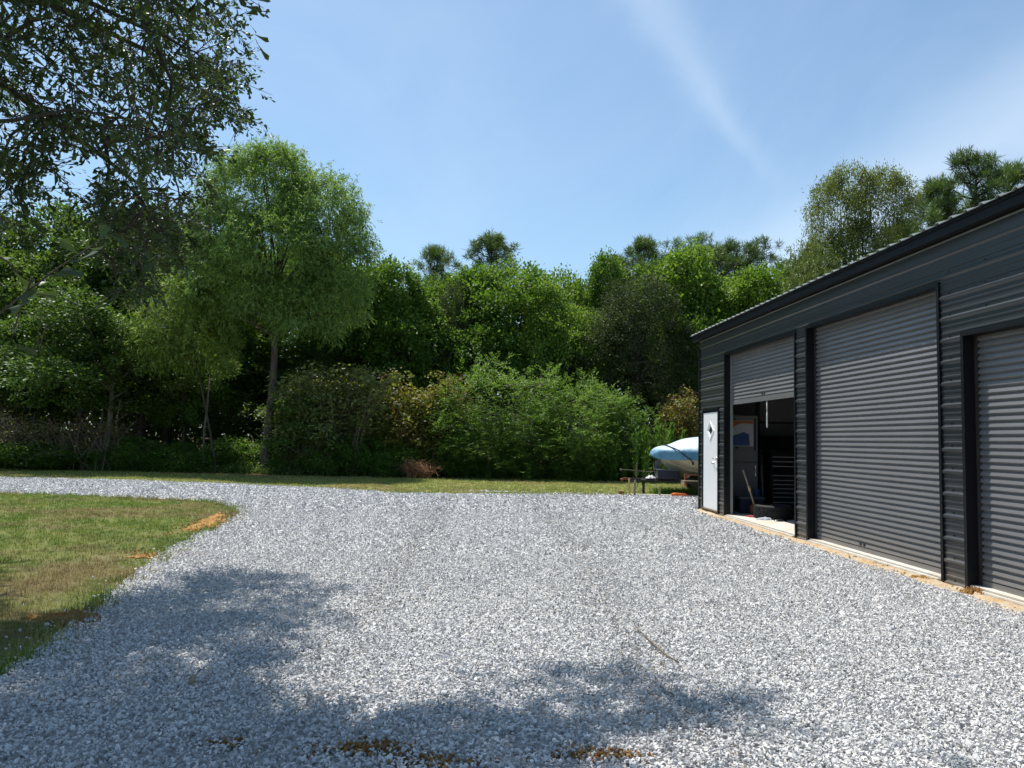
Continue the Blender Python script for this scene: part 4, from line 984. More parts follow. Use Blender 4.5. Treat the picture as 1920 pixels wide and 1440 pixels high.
def sp_layer(r):
    R0 = random.Random(9); lobes = []
    for k in range(15):
        a = R0.uniform(0, 6.28); rr = R0.uniform(.6, 2.5); z = R0.uniform(2.1, 6.8); s_ = 1-.35*max(0, z-4)/3
        lobes.append((rr*math.cos(a)*s_, rr*math.sin(a)*s_, z, R0.uniform(.8, 1.3), R0.uniform(.8, 1.2), R0.uniform(.45, .8)))
    return crown_mesh(lobes, 560, 58, .36, .12, .08, r, 'broad', .6, .4, -.5)
make_tree('layer', 'understorey_tree', sp_layer, 'leaf_deep', 'bark_pale', dict(top=(.3, 0, 5.8), fork=1.9, rad=.11, limbs=14, twigs=60, wob=.12), seed=21)
def pine(kind, seed, levels, tufts=9, tr=.33, h=10, limbw=.04, per=34):
    """levels: (z, number of limbs, reach, rise); each limb ends in a few rounded needle clusters"""
    r = np.random.default_rng(seed); R0 = random.Random(seed); mb = MB(); tips = []
    mb.tube([(0, 0, -.05), (.08, .03, h*.3), (-.04, 0, h*.6), (.05, 0, h*.85), (0, 0, h-.25)], [.19, .15, .11, .06, .02], 8)
    a = R0.uniform(0, 6.28)
    for z, nl, reach, rise in levels:
        for k in range(nl):
            a += 2*math.pi/nl+R0.uniform(-.5, .5); ln = reach*R0.uniform(.6, 1.15); d = Vector((math.cos(a), math.sin(a), 0)); p0 = Vector((.02, 0, z+R0.uniform(-.15, .15)))
            p1 = p0+d*ln*.5+Vector((0, 0, ln*rise*.25)); p2 = p0+d*ln+Vector((0, 0, ln*rise)); mb.tube([p0, p1, p2], [limbw, limbw*.7, limbw*.35], 5)
            cl = [p2, p2-d*.35*ln+Vector((R0.uniform(-.3, .3), R0.uniform(-.3, .3), .12))]
            if ln > .9: cl.append(p1+Vector((R0.uniform(-.35, .35), R0.uniform(-.35, .35), R0.uniform(.1, .3))))
            for c in cl:
                mb.tube([p1, c], [limbw*.4, .008], 4, False)
                for j in range(tufts):
                    e = c+Vector((R0.gauss(0, tr*.75), R0.gauss(0, tr*.75), abs(R0.gauss(0, tr*.6)))); mb.tube([c, e], [.010, .005], 3, False); tips.append(e)
    for j in range(tufts): tips.append(Vector((R0.gauss(0, tr*.4), R0.gauss(0, tr*.4), h-R0.random()*.7)))
    V, Fc, T = needle_tufts(np.array([t[:] for t in tips]), r, per, .30, .020)
    cm_ = mesh_np('crown', V, Fc, T); cm_.materials.append(M['needle'])
    tm = bpy.data.meshes.new('trunk'); tm.from_pydata(mb.v, [], mb.f); tm.materials.append(M['bark_dark'])
    for p in tm.polygons: p.use_smooth = True
    TREES[kind] = dict(name='pine_tree', cm=cm_, tm=tm, h=float(np.percentile(V[:, 2], 99.8)), w=float(np.percentile(V[:, 0], 99)-np.percentile(V[:, 0], 1)), cat='pine', first=True)
    print(kind, len(Fc), TREES[kind]['h'], TREES[kind]['w'])
pine('pine_open', 31, [(7.0, 3, 1.7, .15), (7.7, 3, 1.5, .3), (8.4, 3, 1.2, .4), (8.9, 3, .95, .5), (9.3, 4, .7, .7), (9.7, 3, .4, .9)], 5, .24)
pine('pine_dense', 32, [(5.0, 4, 2.1, .2), (5.8, 4, 2.0, .3), (6.6, 4, 1.9, .3), (7.3, 4, 1.6, .4), (8.0, 4, 1.35, .5), (8.6, 4, 1.0, .7), (9.2, 3, .6, 1.0), (9.6, 3, .25, 1.6)], 7, .25)
pine('pine_round', 33, [(6.3, 4, 1.8, .25), (7.1, 5, 1.8, .35), (7.8, 5, 1.7, .4), (8.4, 5, 1.4, .5), (8.9, 5, 1.0, .6)], 6, .27, h=9.6)
def sp_shrub(seed_l):
    def f(r):
        R0 = random.Random(seed_l); lobes = [(0, 0, 1.5, 1.7, 1.3, 1.9)]
        for k in range(7): a = R0.uniform(0, 6.28); lobes.append((1.2*math.cos(a), .8*math.sin(a), R0.uniform(.6, 2.6), R0.uniform(.7, 1.1), R0.uniform(.6, .9), R0.uniform(.6, 1.0)))
        return crown_mesh(lobes, 400, 66, .30, .115, .034, r, 'spray', .75, .45, -.9)
    return f
for i in range(2): make_tree('shrub%d' % i, 'arching_shrub', sp_shrub(i+5), 'leaf_shrub', 'twig_grey', [dict(base=(x, y, -.05), top=(x*3, y*2, 2.6), fork=.4, rad=.03, limbs=6, twigs=20) for x, y in ((-.2, 0), (.2, .1), (0, -.1), (.35, 0))], 'shrub', seed=40+i)
def sp_bush(r):
    R0 = random.Random(3); lobes = [(0, 0, .9, 1.3, 1.0, 1.1)]+[(1.0*math.cos(a), .7*math.sin(a), R0.uniform(.4, 1.5), .7, .6, .6) for a in (0.3, 1.5, 2.6, 3.9, 5.0)]
    return crown_mesh(lobes, 300, 62, .32, .10, .06, r, 'broad', .7, .5, -.9)
make_tree('bush', 'leafy_bush', sp_bush, 'leaf_green', 'twig_grey', [dict(base=(x, 0, -.05), top=(x*4, 0, 1.6), fork=.3, rad=.022, limbs=5, twigs=20) for x in (-.15, .15)], 'bush', seed=45)
def twiggy(kind, seed, leaf, bark, n=60, h=3.2, per=11, name='twiggy_shrub', spread=1.0, L_=.09, W_=.055, rad=.012, cat='shrub', droop=.3):
    r = np.random.default_rng(seed); R0 = random.Random(seed); mb = MB(); P = []
    for k in range(n):
        a = R0.uniform(0, 6.28); b0 = Vector((R0.uniform(-.5, .5)*spread, R0.uniform(-.35, .35)*spread, -.03)); hh = h*R0.uniform(.4, 1.05); o_ = R0.uniform(.1, .9)*spread
        p1 = b0+Vector((math.cos(a)*o_*.35, math.sin(a)*o_*.3, hh*.5)); p2 = b0+Vector((math.cos(a)*o_, math.sin(a)*o_*.8, hh*(1-droop*R0.random()*.4))); p3 = p2+Vector((math.cos(a)*.35, math.sin(a)*.3, -droop*R0.random()*.5))
        mb.tube([b0, p1, p2, p3], [rad, rad*.8, rad*.5, rad*.2], 4, False)
        for j in range(4):
            s_ = R0.uniform(.2, .95); q = p1.lerp(p2, s_); e = q+Vector((R0.uniform(-.5, .5), R0.uniform(-.4, .4), R0.uniform(-.1, .4)))*.8; mb.tube([q, e], [rad*.45, rad*.15], 4, False)
            P += [q.lerp(e, u)[:] for u in (.35, .6, .8, 1.)]
        P += [p1.lerp(p2, u)[:] for u in (.3, .6, .9)]+[p3[:]]
    P = np.array(P); idx = np.repeat(np.arange(len(P)), per); N_ = len(idx)
    if per:
        Q = P[idx]+r.normal(0, .08, (N_, 3)); ok = Q[:, 2] > .05; idx = idx[ok]; Q = Q[ok]; N_ = len(Q)
        tone = np.clip(.55*r.random(len(P))[idx]+.5*r.random(N_), 0, 1)
        V, Fc, T = leaves(Q, rdir(N_, r, -.2), rdir(N_, r, .9), L_*r.uniform(.6, 1.3, N_), W_*r.uniform(.7, 1.2, N_), tone, .1); cm_ = mesh_np('crown', V, Fc, T); cm_.materials.append(M[leaf])
    else: V = np.array(mb.v); cm_ = None
    tm = bpy.data.meshes.new('stems'); tm.from_pydata(mb.v, [], mb.f); tm.materials.append(M[bark])
    TREES[kind] = dict(name=name, cm=cm_, tm=tm, h=float(np.percentile(V[:, 2], 99)), w=float(np.percentile(V[:, 0], 98)-np.percentile(V[:, 0], 2)), cat=cat, first=True)
twiggy('rust_shrub', 51, 'leaf_rust', 'twig_rust', 75, 3.0, 9)
twiggy('vine_tangle', 52, 'leaf_mid', 'twig_grey', 80, 3.4, 8, 'vine_thicket', 1.2, .10, .06, .013)
twiggy('brush_pile', 53, 'leaf_rust', 'twig_rust', 95, 1.5, 0, 'brush_pile', .95, rad=.016, cat='brush pile', droop=.9)
twiggy('bare_brush', 54, 'leaf_rust', 'twig_grey', 70, 2.6, 1, 'bare_brush', 1.2, .07, .04, .012, 'shrub', .9)
# tall upright weeds
def sp_weed():
    r = np.random.default_rng(60); mb = MB(); P = []; Dd = []
    for k in range(26):
        x, y = r.uniform(-.75, .75), r.uniform(-.4, .4); h_ = r.uniform(.8, 1.9); lx, ly = r.normal(0, .08, 2); mb.tube([(x, y, 0), (x+lx*.5, y+ly*.5, h_*.5), (x+lx, y+ly, h_)], [.009, .007, .003], 4, False)
        n_ = int(h_*60); t = r.uniform(.08, 1, n_); a = r.uniform(0, 6.28, n_); P.append(np.stack([x+lx*t, y+ly*t, h_*t], 1)); Dd.append(np.stack([np.cos(a), np.sin(a), .7+.6*t], 1))
    P = np.concatenate(P); Dr = unit(np.concatenate(Dd)); n = len(P)
    V, Fc, T = leaves(P, Dr, rdir(n, r, 1.), .17*r.uniform(.6, 1.2, n), .030*r.uniform(.8, 1.3, n), np.clip(r.normal(.5, .2, n), 0, 1), .1); cm_ = mesh_np('foliage', V, Fc, T); cm_.materials.append(M['leaf_weed'])
    tm = bpy.data.meshes.new('stems'); tm.from_pydata(mb.v, [], mb.f); tm.materials.append(M['leaf_weed'])
    TREES['weed'] = dict(name='tall_weed_clump', cm=cm_, tm=tm, h=1.85, w=1.5, cat='weeds', first=True)
sp_weed()

# --- placements (the wood's edge stands 29-31 m away)
GB = 'broadleaf trees in the wood edge'; GPN = 'pines rising behind the wood edge'; GS = 'green arching shrubs in front of the trees'; GD = 'dark evergreen trees in the wood edge'; GW = 'tall weeds at the foot of the shrubs'; GU = 'low bushes along the foot of the wood'
place('big_willow', 497, 29.9, 274, 318, 'tallest rounded willow with a bare grey trunk at the wood edge', None, 0)
place('small_willow', 355, 29.2, 512, 175, 'small yellowish leaning willow just left of the tall willow', None, 0)
place('lacy_willow', 1618, 30.5, 314, 200, 'thin airy olive-green tree with sky showing through above the garage roof', None, 0)
place('small_willow', 1560, 29.5, 452, 150, 'low olive bushy willow beside the airy tree above the roof', None, 0, leaf='leaf_olive')
B = [(95, 36, 395, 250, 'broad0', .3, 'grey-green tree with sky behind it left of the hanging oak boughs', 'leaf_mid'), (255, 34.5, 400, 260, 'broad2', 1.2, 'green tree directly behind the tip of the hanging oak boughs', 'leaf_mid'),
     (1045, 35.5, 512, 150, 'broad0', 2.2, 'green treetop just left of the light green skyline tree', 'leaf_green'), (690, 35.5, 506, 120, 'broad1', 1.1, 'green treetop on the skyline at the right shoulder of the tall willow', 'leaf_green'), (868, 34.5, 522, 120, 'broad2', .8, 'small green treetop left of the open pine', 'leaf_green'), (1250, 35.5, 492, 150, 'broad0', 3.5, 'green treetop under the pine right of the pointed pine', 'leaf_mid'), (1435, 35, 498, 150, 'broad2', 4.6, 'green treetop between the round pines and the olive tree', 'leaf_green'), (-40, 34, 450, 230, 'broad1', 2.2, 'dim tree cut off by the left edge of the picture', 'leaf_mid'), (560, 36, 480, 300, 'broad0', 4.0, 'green tree hidden behind the tall willow', 'leaf_green'), (400, 40, 455, 230, 'broad2', 3.3, 'green tree filling the gap left of the tall willow', 'leaf_mid'),
     (722, 33, 497, 200, 'broad2', .6, 'deep green tree just right of the tall willow', None), (655, 35, 520, 160, 'broad0', 5.1, 'green tree half covered by the right side of the tall willow', None), (770, 32.5, 560, 150, 'broad0', 2.9, 'green tree under the darker left pine', None),
     (955, 34, 497, 210, 'broad0', 1.9, 'green tree whose top covers the foot of the open pine', None), (900, 32.6, 560, 170, 'broad2', 3.9, 'mid green tree below the open pine behind the large arching shrub', None),
     (1058, 32.2, 535, 150, 'broad1', .9, 'bright yellow-green tree left of the dark evergreen oak', None), (1108, 35, 484, 130, 'broad1', 3.0, 'light green tree top left of the pointed pine', 'leaf_green'), (1010, 33.4, 600, 130, 'broad1', 4.4, 'bright tree low between the two green shrubs tops', 'leaf_green'),
     (1330, 34, 478, 230, 'broad1', 1.5, 'broad bright green tree in front of the round pine', None), (1275, 32.4, 560, 140, 'broad1', 5.6, 'bright green tree just left of the garage corner', None), (1400, 32.3, 515, 190, 'broad1', 2.5, 'bright green tree showing over the far end of the garage roof', None),
     (1495, 33.5, 488, 130, 'broad0', .2, 'green tree left of the airy olive tree over the roof', None), (1190, 36, 500, 200, 'broad2', 2.0, 'green tree behind the dark evergreen oak', None), (1700, 34, 470, 240, 'broad2', 1.1, 'green tree hidden low behind the roof under the right pines', None),
     (840, 36, 520, 150, 'broad2', 5.0, 'green tree between the two left pines', 'leaf_mid'), (150, 32, 455, 250, 'broad1', 3.7, 'shaded tree behind the layered light green tree', 'leaf_mid'), (310, 32.2, 480, 220, 'broad0', .9, 'shaded tree behind the small leaning willow', 'leaf_mid'), (20, 31.8, 470, 220, 'broad2', 5.4, 'shaded tree at the far left behind the near oak twig', 'leaf_mid'), (480, 33, 640, 240, 'broad1', 1.4, 'shaded tree behind the trunk of the tall willow', 'leaf_mid')]
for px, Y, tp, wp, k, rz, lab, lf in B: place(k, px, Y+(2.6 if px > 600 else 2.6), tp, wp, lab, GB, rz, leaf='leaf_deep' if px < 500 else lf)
for px, Y, tp, wp, k, rz, lab in [(808, 38, 460, 100, 'pine_dense', 0, 'dark bushy pine left of the open pine'), (912, 39, 434, 125, 'pine_open', 1.0, 'open pine with bare limbs standing alone against the sky'), (1200, 37.5, 446, 120, 'pine_dense', 2.0, 'tall pointed dense pine above the dark evergreen oak'),
          (1152, 37, 478, 90, 'pine_dense', 4.0, 'small pine on the left shoulder of the pointed pine'), (1312, 39, 446, 110, 'pine_round', .5, 'round-topped pine above the broad bright green tree'), (1385, 38.5, 450, 120, 'pine_round', 3.0, 'second round pine to the right of the first round one'),
          (1528, 37, 452, 70, 'pine_dense', 5.0, 'small dark pine just left of the airy olive tree'), (1842, 33, 279, 130, 'pine_open', 2.6, 'tall open-crowned pine nearest the right edge above the roof'), (1762, 33.5, 338, 150, 'pine_dense', 1.5, 'thick pine between the airy olive tree and the tall open-crowned pine'),
          (1910, 34, 305, 150, 'pine_dense', 3.5, 'pine cut by the right edge of the picture'), (1690, 33.2, 420, 120, 'pine_dense', .8, 'low pine peeping over the roof right of the airy olive tree'), (1835, 34.5, 372, 150, 'pine_round', 4.2, 'low pine under the tall open-crowned pine'), (860, 38, 510, 110, 'pine_round', 2.2, 'low pine top in the dip between two left pines'), (1255, 38.5, 484, 80, 'pine_round', 5.2, 'pine top right of the pointed pine')]:
    place(k, px, Y+2.5, tp, wp*1.38, lab, GPN, rz)
for px, Y, tp, wp, rz, lab in [(1190, 31.8, 520, 250, 0., 'large dark glossy evergreen oak above the right-hand shrubs'), (1280, 31.6, 600, 150, 2.4, 'dark evergreen beside the garage corner'), (842, 33.4, 530, 120, 1.2, 'dull dark tree between two bright green trees'), (265, 30.8, 480, 170, 3.3, 'dark vine-clad tree left of the small leaning willow'), (30, 30.6, 640, 170, 4.2, 'black-green tree low at the far left'), (430, 31.0, 690, 190, 5.0, 'dark bushy tree behind the willow trunks'), (610, 32.5, 640, 200, .6, 'dark tree right of the tall willow trunk')]:
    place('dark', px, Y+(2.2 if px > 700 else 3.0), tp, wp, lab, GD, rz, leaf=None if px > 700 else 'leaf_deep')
place('layer', 190, 30.0, 560, 280, 'layered light green tree with a pale trunk at the left', None, 0)
place('layer', 345, 33.0, 650, 180, 'thin layered tree between the leaning willow and the vine-clad tree', None, 2.0, leaf='leaf_mid')
place('vine_tangle', 615, 30.0, 695, 200, 'olive twiggy thicket right of the tall willow trunk', None, 0, leaf='leaf_olive')
place('vine_tangle', 560, 30.3, 740, 150, 'low leafy vine thicket beside the willow trunk foot', None, 2)
for px, Y, tp, wp, rz, k, lab in [(935, 31.4, 668, 250, 0, 'shrub0', 'largest arching shrub in the middle of the wood edge'), (1075, 31.4, 700, 210, 1.1, 'shrub1', 'arching shrub right of the largest one'), (1168, 30.8, 745, 160, 2.2, 'shrub0', 'rightmost arching shrub above the boat trailer'), (855, 31.0, 742, 170, 3.0, 'shrub1', 'arching shrub left of the largest one'),
          (1010, 30.9, 758, 200, 4.1, 'shrub0', 'arching shrub in front between the two largest'), (905, 30.6, 805, 170, 5.0, 'shrub1', 'low arching shrub at the lawn right of the brush pile'), (1110, 30.4, 800, 170, .5, 'shrub0', 'low arching shrub at the lawn left of the tall weeds')]:
    place(k, px, Y-.5, tp, wp, lab, GS, rz)
place('rust_shrub', 765, 30.6, 712, 160, 'reddish-yellow shrub left of the large arching shrubs', None, 0)
place('rust_shrub', 1282, 30.4, 742, 120, 'reddish-brown shrub behind the boat beside the garage', None, 1.5)
place('rust_shrub', 690, 31.0, 770, 130, 'dull rusty shrub behind the low green bush left of the brush pile', None, 3.2)
place('brush_pile', 788, 28.9, 860, 72, 'pile of dead reddish branches on the lawn edge', None, 0)
place('bare_brush', 160, 30.3, 760, 210, 'tangle of bare pale branches under the layered tree', None, 0)
place('bare_brush', 20, 30.6, 760, 160, 'bare brown branches at the far left under the trees', None, 2.)
place('bare_brush', 620, 30.1, 770, 160, 'bare upright brown stems right of the willow trunk', None, 4.)
for px, Y, tp, wp, rz, lab in [(50, 30.2, 828, 190, 0, 'low dark bush at the far left end of the lawn'), (130, 30.1, 838, 130, 1, 'low bush left of the layered tree trunk'), (610, 29.9, 808, 130, 2, 'low green bush right of the willow trunk'), (690, 29.9, 818, 130, 3, 'low green bush left of the brush pile'), (745, 29.9, 830, 110, 4, 'small bush just behind the brush pile'), (335, 30.6, 830, 130, 5, 'low bush between the vine-clad tree and the thin sapling'), (440, 30.8, 820, 130, .6, 'low bush left of the willow trunk'), (850, 30.3, 835, 110, 1.7, 'small bush just right of the brush pile'), (555, 30.2, 838, 110, 2.7, 'small dark bush at the foot of the willow'), (245, 30.6, 820, 130, 3.6, 'low bush in front of the vine-clad tree'),
                               (640, 29.35, 884, 34, 1.9, 'tiny green sprout on the lawn edge left of the brush pile')]:
    place('bush', px, Y, tp, wp, lab, GU, rz)
for px, Y, tp, wp, rz, lab in [(1060, 29.7, 806, 62, 0, 'tall upright weeds in front of the second arching shrub'), (985, 29.8, 820, 66, 1, 'upright weeds left of the tallest weed clump'), (1205, 28.8, 800, 80, 2, 'bright feathery weeds left of the boat bow'), (1150, 29.2, 828, 70, 3, 'weeds just above the trailer tongue'), (1265, 29.0, 795, 80, 4, 'weeds directly behind the boat cover'), (1100, 29.5, 835, 60, 5, 'short weeds between the tall weeds and the trailer'), (925, 29.9, 840, 60, 2.5, 'short weeds right of the brush pile')]:
    place('weed', px, Y, tp, wp, lab, GW, rz)
# grass clump shaded under the trailer
X = rng.uniform(5.6, 7.0, 260); Y_ = rng.uniform(22.0, 23.2, 260); V, Fc, T = grass(260, X, Y_, .10, .24, .02, 8, .05, rng)
tag(link('grass_clump', mesh_np('grass_clump', V, Fc, T), M['leaf_weed']), 'long unmown grass growing under the boat trailer', 'grass', kind='stuff')
# sapling trunks and poles in the shade
for px, Y, py_t, lean, rad, lab in [(378, 30.0, 770, .05, .05, 'thin pale sapling trunk left of the tall willow'), (178, 30.6, 790, .1, .07, 'pale forked trunk under the layered tree')]:
    x0 = gnd(px, 886)[0] if False else at_y(px, 880, Y)[0]; z1 = at_y(px, py_t, Y)[2]; b = MB()
    b.tube([(x0, Y, -.05), (x0+.04, Y, z1*.35), (x0+lean*.5, Y, z1*.7), (x0+lean, Y+.1, z1), (x0+lean*1.5, Y+.2, z1+1.4)], [rad*1.3, rad, rad*.9, rad*.8, rad*.5], 8)
    if px < 300: b.tube([(x0+lean*.5, Y, z1*.7), (x0-.5, Y-.1, z1*.95), (x0-1.2, Y-.1, z1*.92)], [rad*.5, rad*.3, rad*.15], 6)
    root = empty('sapling', (x0, Y, 0)); tag(root, lab, 'tree', 'saplings under the trees'); b.v = [(v[0]-x0, v[1]-Y, v[2]) for v in b.v]; b.build('trunk', M['bark_pale'], root, True)
    r_ = np.random.default_rng(px); (V, Fc, T), C = crown_mesh([(lean*1.5, .2, z1+1.5, .9, .8, .8)], 60, 45, .35, .11, .07, r_, 'broad'); cr_ = link('crown', mesh_np('crown', V, Fc, T), M['leaf_mid'], root)

# far mass of the wood behind, read as one
r = np.random.default_rng(77); n = 2600; X = r.uniform(-52, 34, n); Yc = r.uniform(38.5, 46, n); top = 7.2+1.0*np.sin(X*.33)+.7*np.sin(X*.9+1); Z = top*r.random(n)**.8
X = np.concatenate([X, r.uniform(-50, 30, 1700)]); Yc = np.concatenate([Yc, r.uniform(37.5, 43, 1700)]); Z = np.concatenate([Z, 3.2*r.random(1700)])
idx = np.repeat(np.arange(len(X)), 34); N_ = len(idx); P = np.stack([X, Yc, Z], 1)[idx]+r.normal(0, .5, (N_, 3))*np.array([1, .7, .8]); P[:, 2] = np.abs(P[:, 2])
V, Fc, T = leaves(P, rdir(N_, r, -.1), rdir(N_, r, .9), .26*r.uniform(.7, 1.2, N_), .19*r.uniform(.7, 1.2, N_), np.clip(.6*r.random(len(X))[idx]+.4*r.random(N_), 0, 1), .1)
tag(link('deep_wood', mesh_np('deep_wood', V, Fc, T), M['leaf_mid']), 'dense depth of the wood behind the first trees', 'wood', kind='stuff')
# leaf litter, small plants and fallen twigs at the foot of the wood
r = np.random.default_rng(78); n = 9000; X = r.uniform(-22, 9, n); 
def edge_y(X): return np.interp(X, [-30, -17.6, -12, -7.4, -4, -1.6, 1.8, 4.9, 6.4, 9], [32, 30.3, 29.9, 29.2, 29.2, 29.4, 31.6, 30.9, 29.6, 30.6])
Yc = edge_y(X)+np.abs(r.normal(0, 1.1, n))-.05
idx = np.repeat(np.arange(n), 7); N_ = len(idx); P = np.stack([X, Yc, np.abs(r.normal(0, .16, n))], 1)[idx]+r.normal(0, .09, (N_, 3)); P[:, 2] = np.abs(P[:, 2])+.01
V, Fc, T = leaves(P, rdir(N_, r, .1), rdir(N_, r, .9), .09*r.uniform(.6, 1.3, N_), .05*r.uniform(.7, 1.2, N_), r.random(N_), .1)
tag(link('undergrowth', mesh_np('undergrowth', V, Fc, T), M['leaf_mid']), 'low leafy undergrowth along the foot of the wood', 'undergrowth', kind='stuff')
patch('leaf_litter', -7.6, 29.3, 3.4, .55, .03, M['litter'], 'brown leaf litter along the lawn edge left of the willow trunk', 61)
patch('leaf_litter', -1.9, 29.35, 2.3, .5, .03, M['litter'], 'brown leaf litter around the dead brush pile', 62)

# ------------------------------------------------------------------ the near oak, trunk out of frame on the left
OX, OY = -7.6, 5.4
oak = empty('oak_tree', (OX, OY, 0)); tag(oak, 'large oak with dark spoon-shaped leaves hanging over the yard at upper left', 'tree')
frame_poly = [(-10, -10), (330, -10), (420, 8), (455, 25), (440, 70), (475, 120), (460, 150), (430, 165), (470, 205), (488, 242), (400, 215), (385, 262), (400, 275), (370, 320), (392, 330), (375, 400), (350, 440), (320, 520), (275, 570), (210, 560), (170, 470), (165, 330), (150, 300), (205, 325), (120, 260), (95, 290), (100, 335), (100, 370), (40, 420), (-10, 440)]
frame_core = [(-10, -10), (300, -10), (330, 60), (370, 120), (365, 210), (330, 300), (330, 420), (270, 520), (220, 500), (200, 380), (175, 300), (100, 250), (85, 330), (-10, 380)]
shA = [(0, 1170), (120, 1160), (250, 1120), (340, 1105), (372, 1078), (450, 1070), (560, 1080), (590, 1098), (655, 1100), (650, 1120), (560, 1125), (660, 1150), (600, 1185), (470, 1215), (560, 1235), (520, 1275), (420, 1290), (540, 1340), (640, 1370), (640, 1500), (-300, 1500), (-300, 1170)]
gapA = [[(170, 1290), (280, 1240), (400, 1200), (480, 1180), (500, 1195), (400, 1240), (260, 1300)], [(0, 1330), (90, 1295), (200, 1290), (60, 1350)], [(420, 1270), (520, 1235), (640, 1200), (640, 1230), (520, 1290)], [(330, 1150), (460, 1110), (480, 1120), (380, 1160)]]
shB = [(560, 1380), (700, 1395), (800, 1365), (880, 1325), (950, 1288), (1060, 1258), (1200, 1255), (1245, 1290), (1330, 1310), (1410, 1322), (1370, 1345), (1210, 1365), (1120, 1400), (1010, 1412), (950, 1500), (500, 1500)]
r = np.random.default_rng(91)
def shadow_ok(P):
    S = P - SUN*(P[2]/SUN[2]); S[2] = 0
    if S[1] < 2.6: return True
    px, py, z = proj(S)
    if z < .5: return True
    X_, Y2 = np.array([px]), np.array([py])
    if py > 1480: return True
    if px < -20: return True
    if inside(shA, X_, Y2)[0]:
        for g_ in gapA:
            if inside(g_, X_, Y2)[0]: return r.random() < .08
        return True
    return bool(inside(shB, X_, Y2)[0])
def in_frame(P, m_=0):
    px, py, z = proj(P); return z > .3 and -m_ < px < 1920+m_ and -m_ < py < 1440+m_, px, py
twigs = []
# boughs seen in the picture
tries = 0
while len(twigs) < 380 and tries < 60000:
    tries += 1; px, py = r.uniform(-10, 490), r.uniform(-10, 580)
    Y0 = r.uniform(6.6, 11.5)
    core = inside(frame_core, np.array([px]), np.array([py]))[0]
    if not core and not (inside(frame_poly, np.array([px]), np.array([py]))[0] and r.random() < .85): continue
    if py < 330 and vnoise(np.array([px*.021]), np.array([py*.021]), 17)[0] < -.02 and r.random() < .85: continue
    P = at_y(px, py, Y0)
    if not shadow_ok(P.copy()): continue
    twigs.append(P)
n_in = len(twigs); tries = 0
# the rest of the crown, above and to the left of the frame
while len(twigs) < n_in+820 and tries < 90000:
    tries += 1; P = np.array([r.uniform(-11, 3.2), r.uniform(2.0, 12), r.uniform(4.2, 10)])
    q = ((P[0]-OX+.0)/8.5)**2+((P[1]-OY)/7)**2+((P[2]-6.5)/4.2)**2
    if q > 1.6: continue
    f_, px, py = in_frame(P, 60)
    if f_ or (px > 430 and in_frame(P, 350)[0]): continue
    z = proj(P)[2]
    if z > .3 and py > -60 and px > -60: continue
    if not shadow_ok(P.copy()): continue
    if P[0] > -1 and P[1] > 0 and r.random() > .8: continue
    twigs.append(P)
# extra twigs aimed at the middle shadow patch
n2 = len(twigs); tries = 0
while len(twigs) < n2+170 and tries < 20000:
    tries += 1; px, py = r.uniform(560, 1420), r.uniform(1250, 1500)
    if not inside(shB, np.array([px]), np.array([py]))[0]: continue
    gx, gy = gnd(px, py); H = r.uniform(6.8, 9.2); P = np.array([gx, gy, 0])+SUN*(H/SUN[2])
    if in_frame(P, 330)[0]: continue
    twigs.append(P)
# and at the left one
n3 = len(twigs); tries = 0
while len(twigs) < n3+600 and tries < 60000:
    tries += 1; px, py = r.uniform(-100, 660), r.uniform(1070, 1500)
    X_, Y2 = np.array([px]), np.array([py])
    if not inside(shA, X_, Y2)[0] or any(inside(g_, X_, Y2)[0] for g_ in gapA): continue
    gx, gy = gnd(px, py); H = r.uniform(3.5, 9); P = np.array([gx, gy, 0])+SUN*(H/SUN[2]); f_, qx, qy = in_frame(P, 30)
    if f_ and (not inside(frame_core, np.array([qx]), np.array([qy]))[0] or r.random() < .86): continue
    if not f_ and in_frame(P, 90)[0] and qx > 0 and qx > 520: continue
    twigs.append(P)
TW = np.array(twigs); print('oak twigs', len(TW), n_in)
def spoon_leaves(P, Dr, Nr, Ln, Wd, tone):
    S = unit(np.cross(Dr, Nr)); Ln = Ln[:, None]; Wd = Wd[:, None]; U = np.cross(S, Dr)
    pts = [P, P+Dr*Ln*.5+S*Wd*.22, P+Dr*Ln*.82+S*Wd*.5+U*Wd*.12, P+Dr*Ln+U*Wd*.0, P+Dr*Ln*.82-S*Wd*.5+U*Wd*.12, P+Dr*Ln*.5-S*Wd*.22]
    V = np.stack(pts, 1).reshape(-1, 3); n = len(P); return V, np.arange(6*n).reshape(n, 6), np.repeat(tone, 6)
# limbs: each picked clump of twigs hangs from a bough
limb = MB(); R0 = random.Random(5)
trunk = MB(); trunk.tube([(0, 0, -.1), (.05, 0, .5), (.0, .1, 2.0), (.15, .1, 3.6), (.3, .2, 5.2)], [.62, .46, .40, .36, .28], 16)
Tl = TW-np.array([OX, OY, 0]); n_l = 26
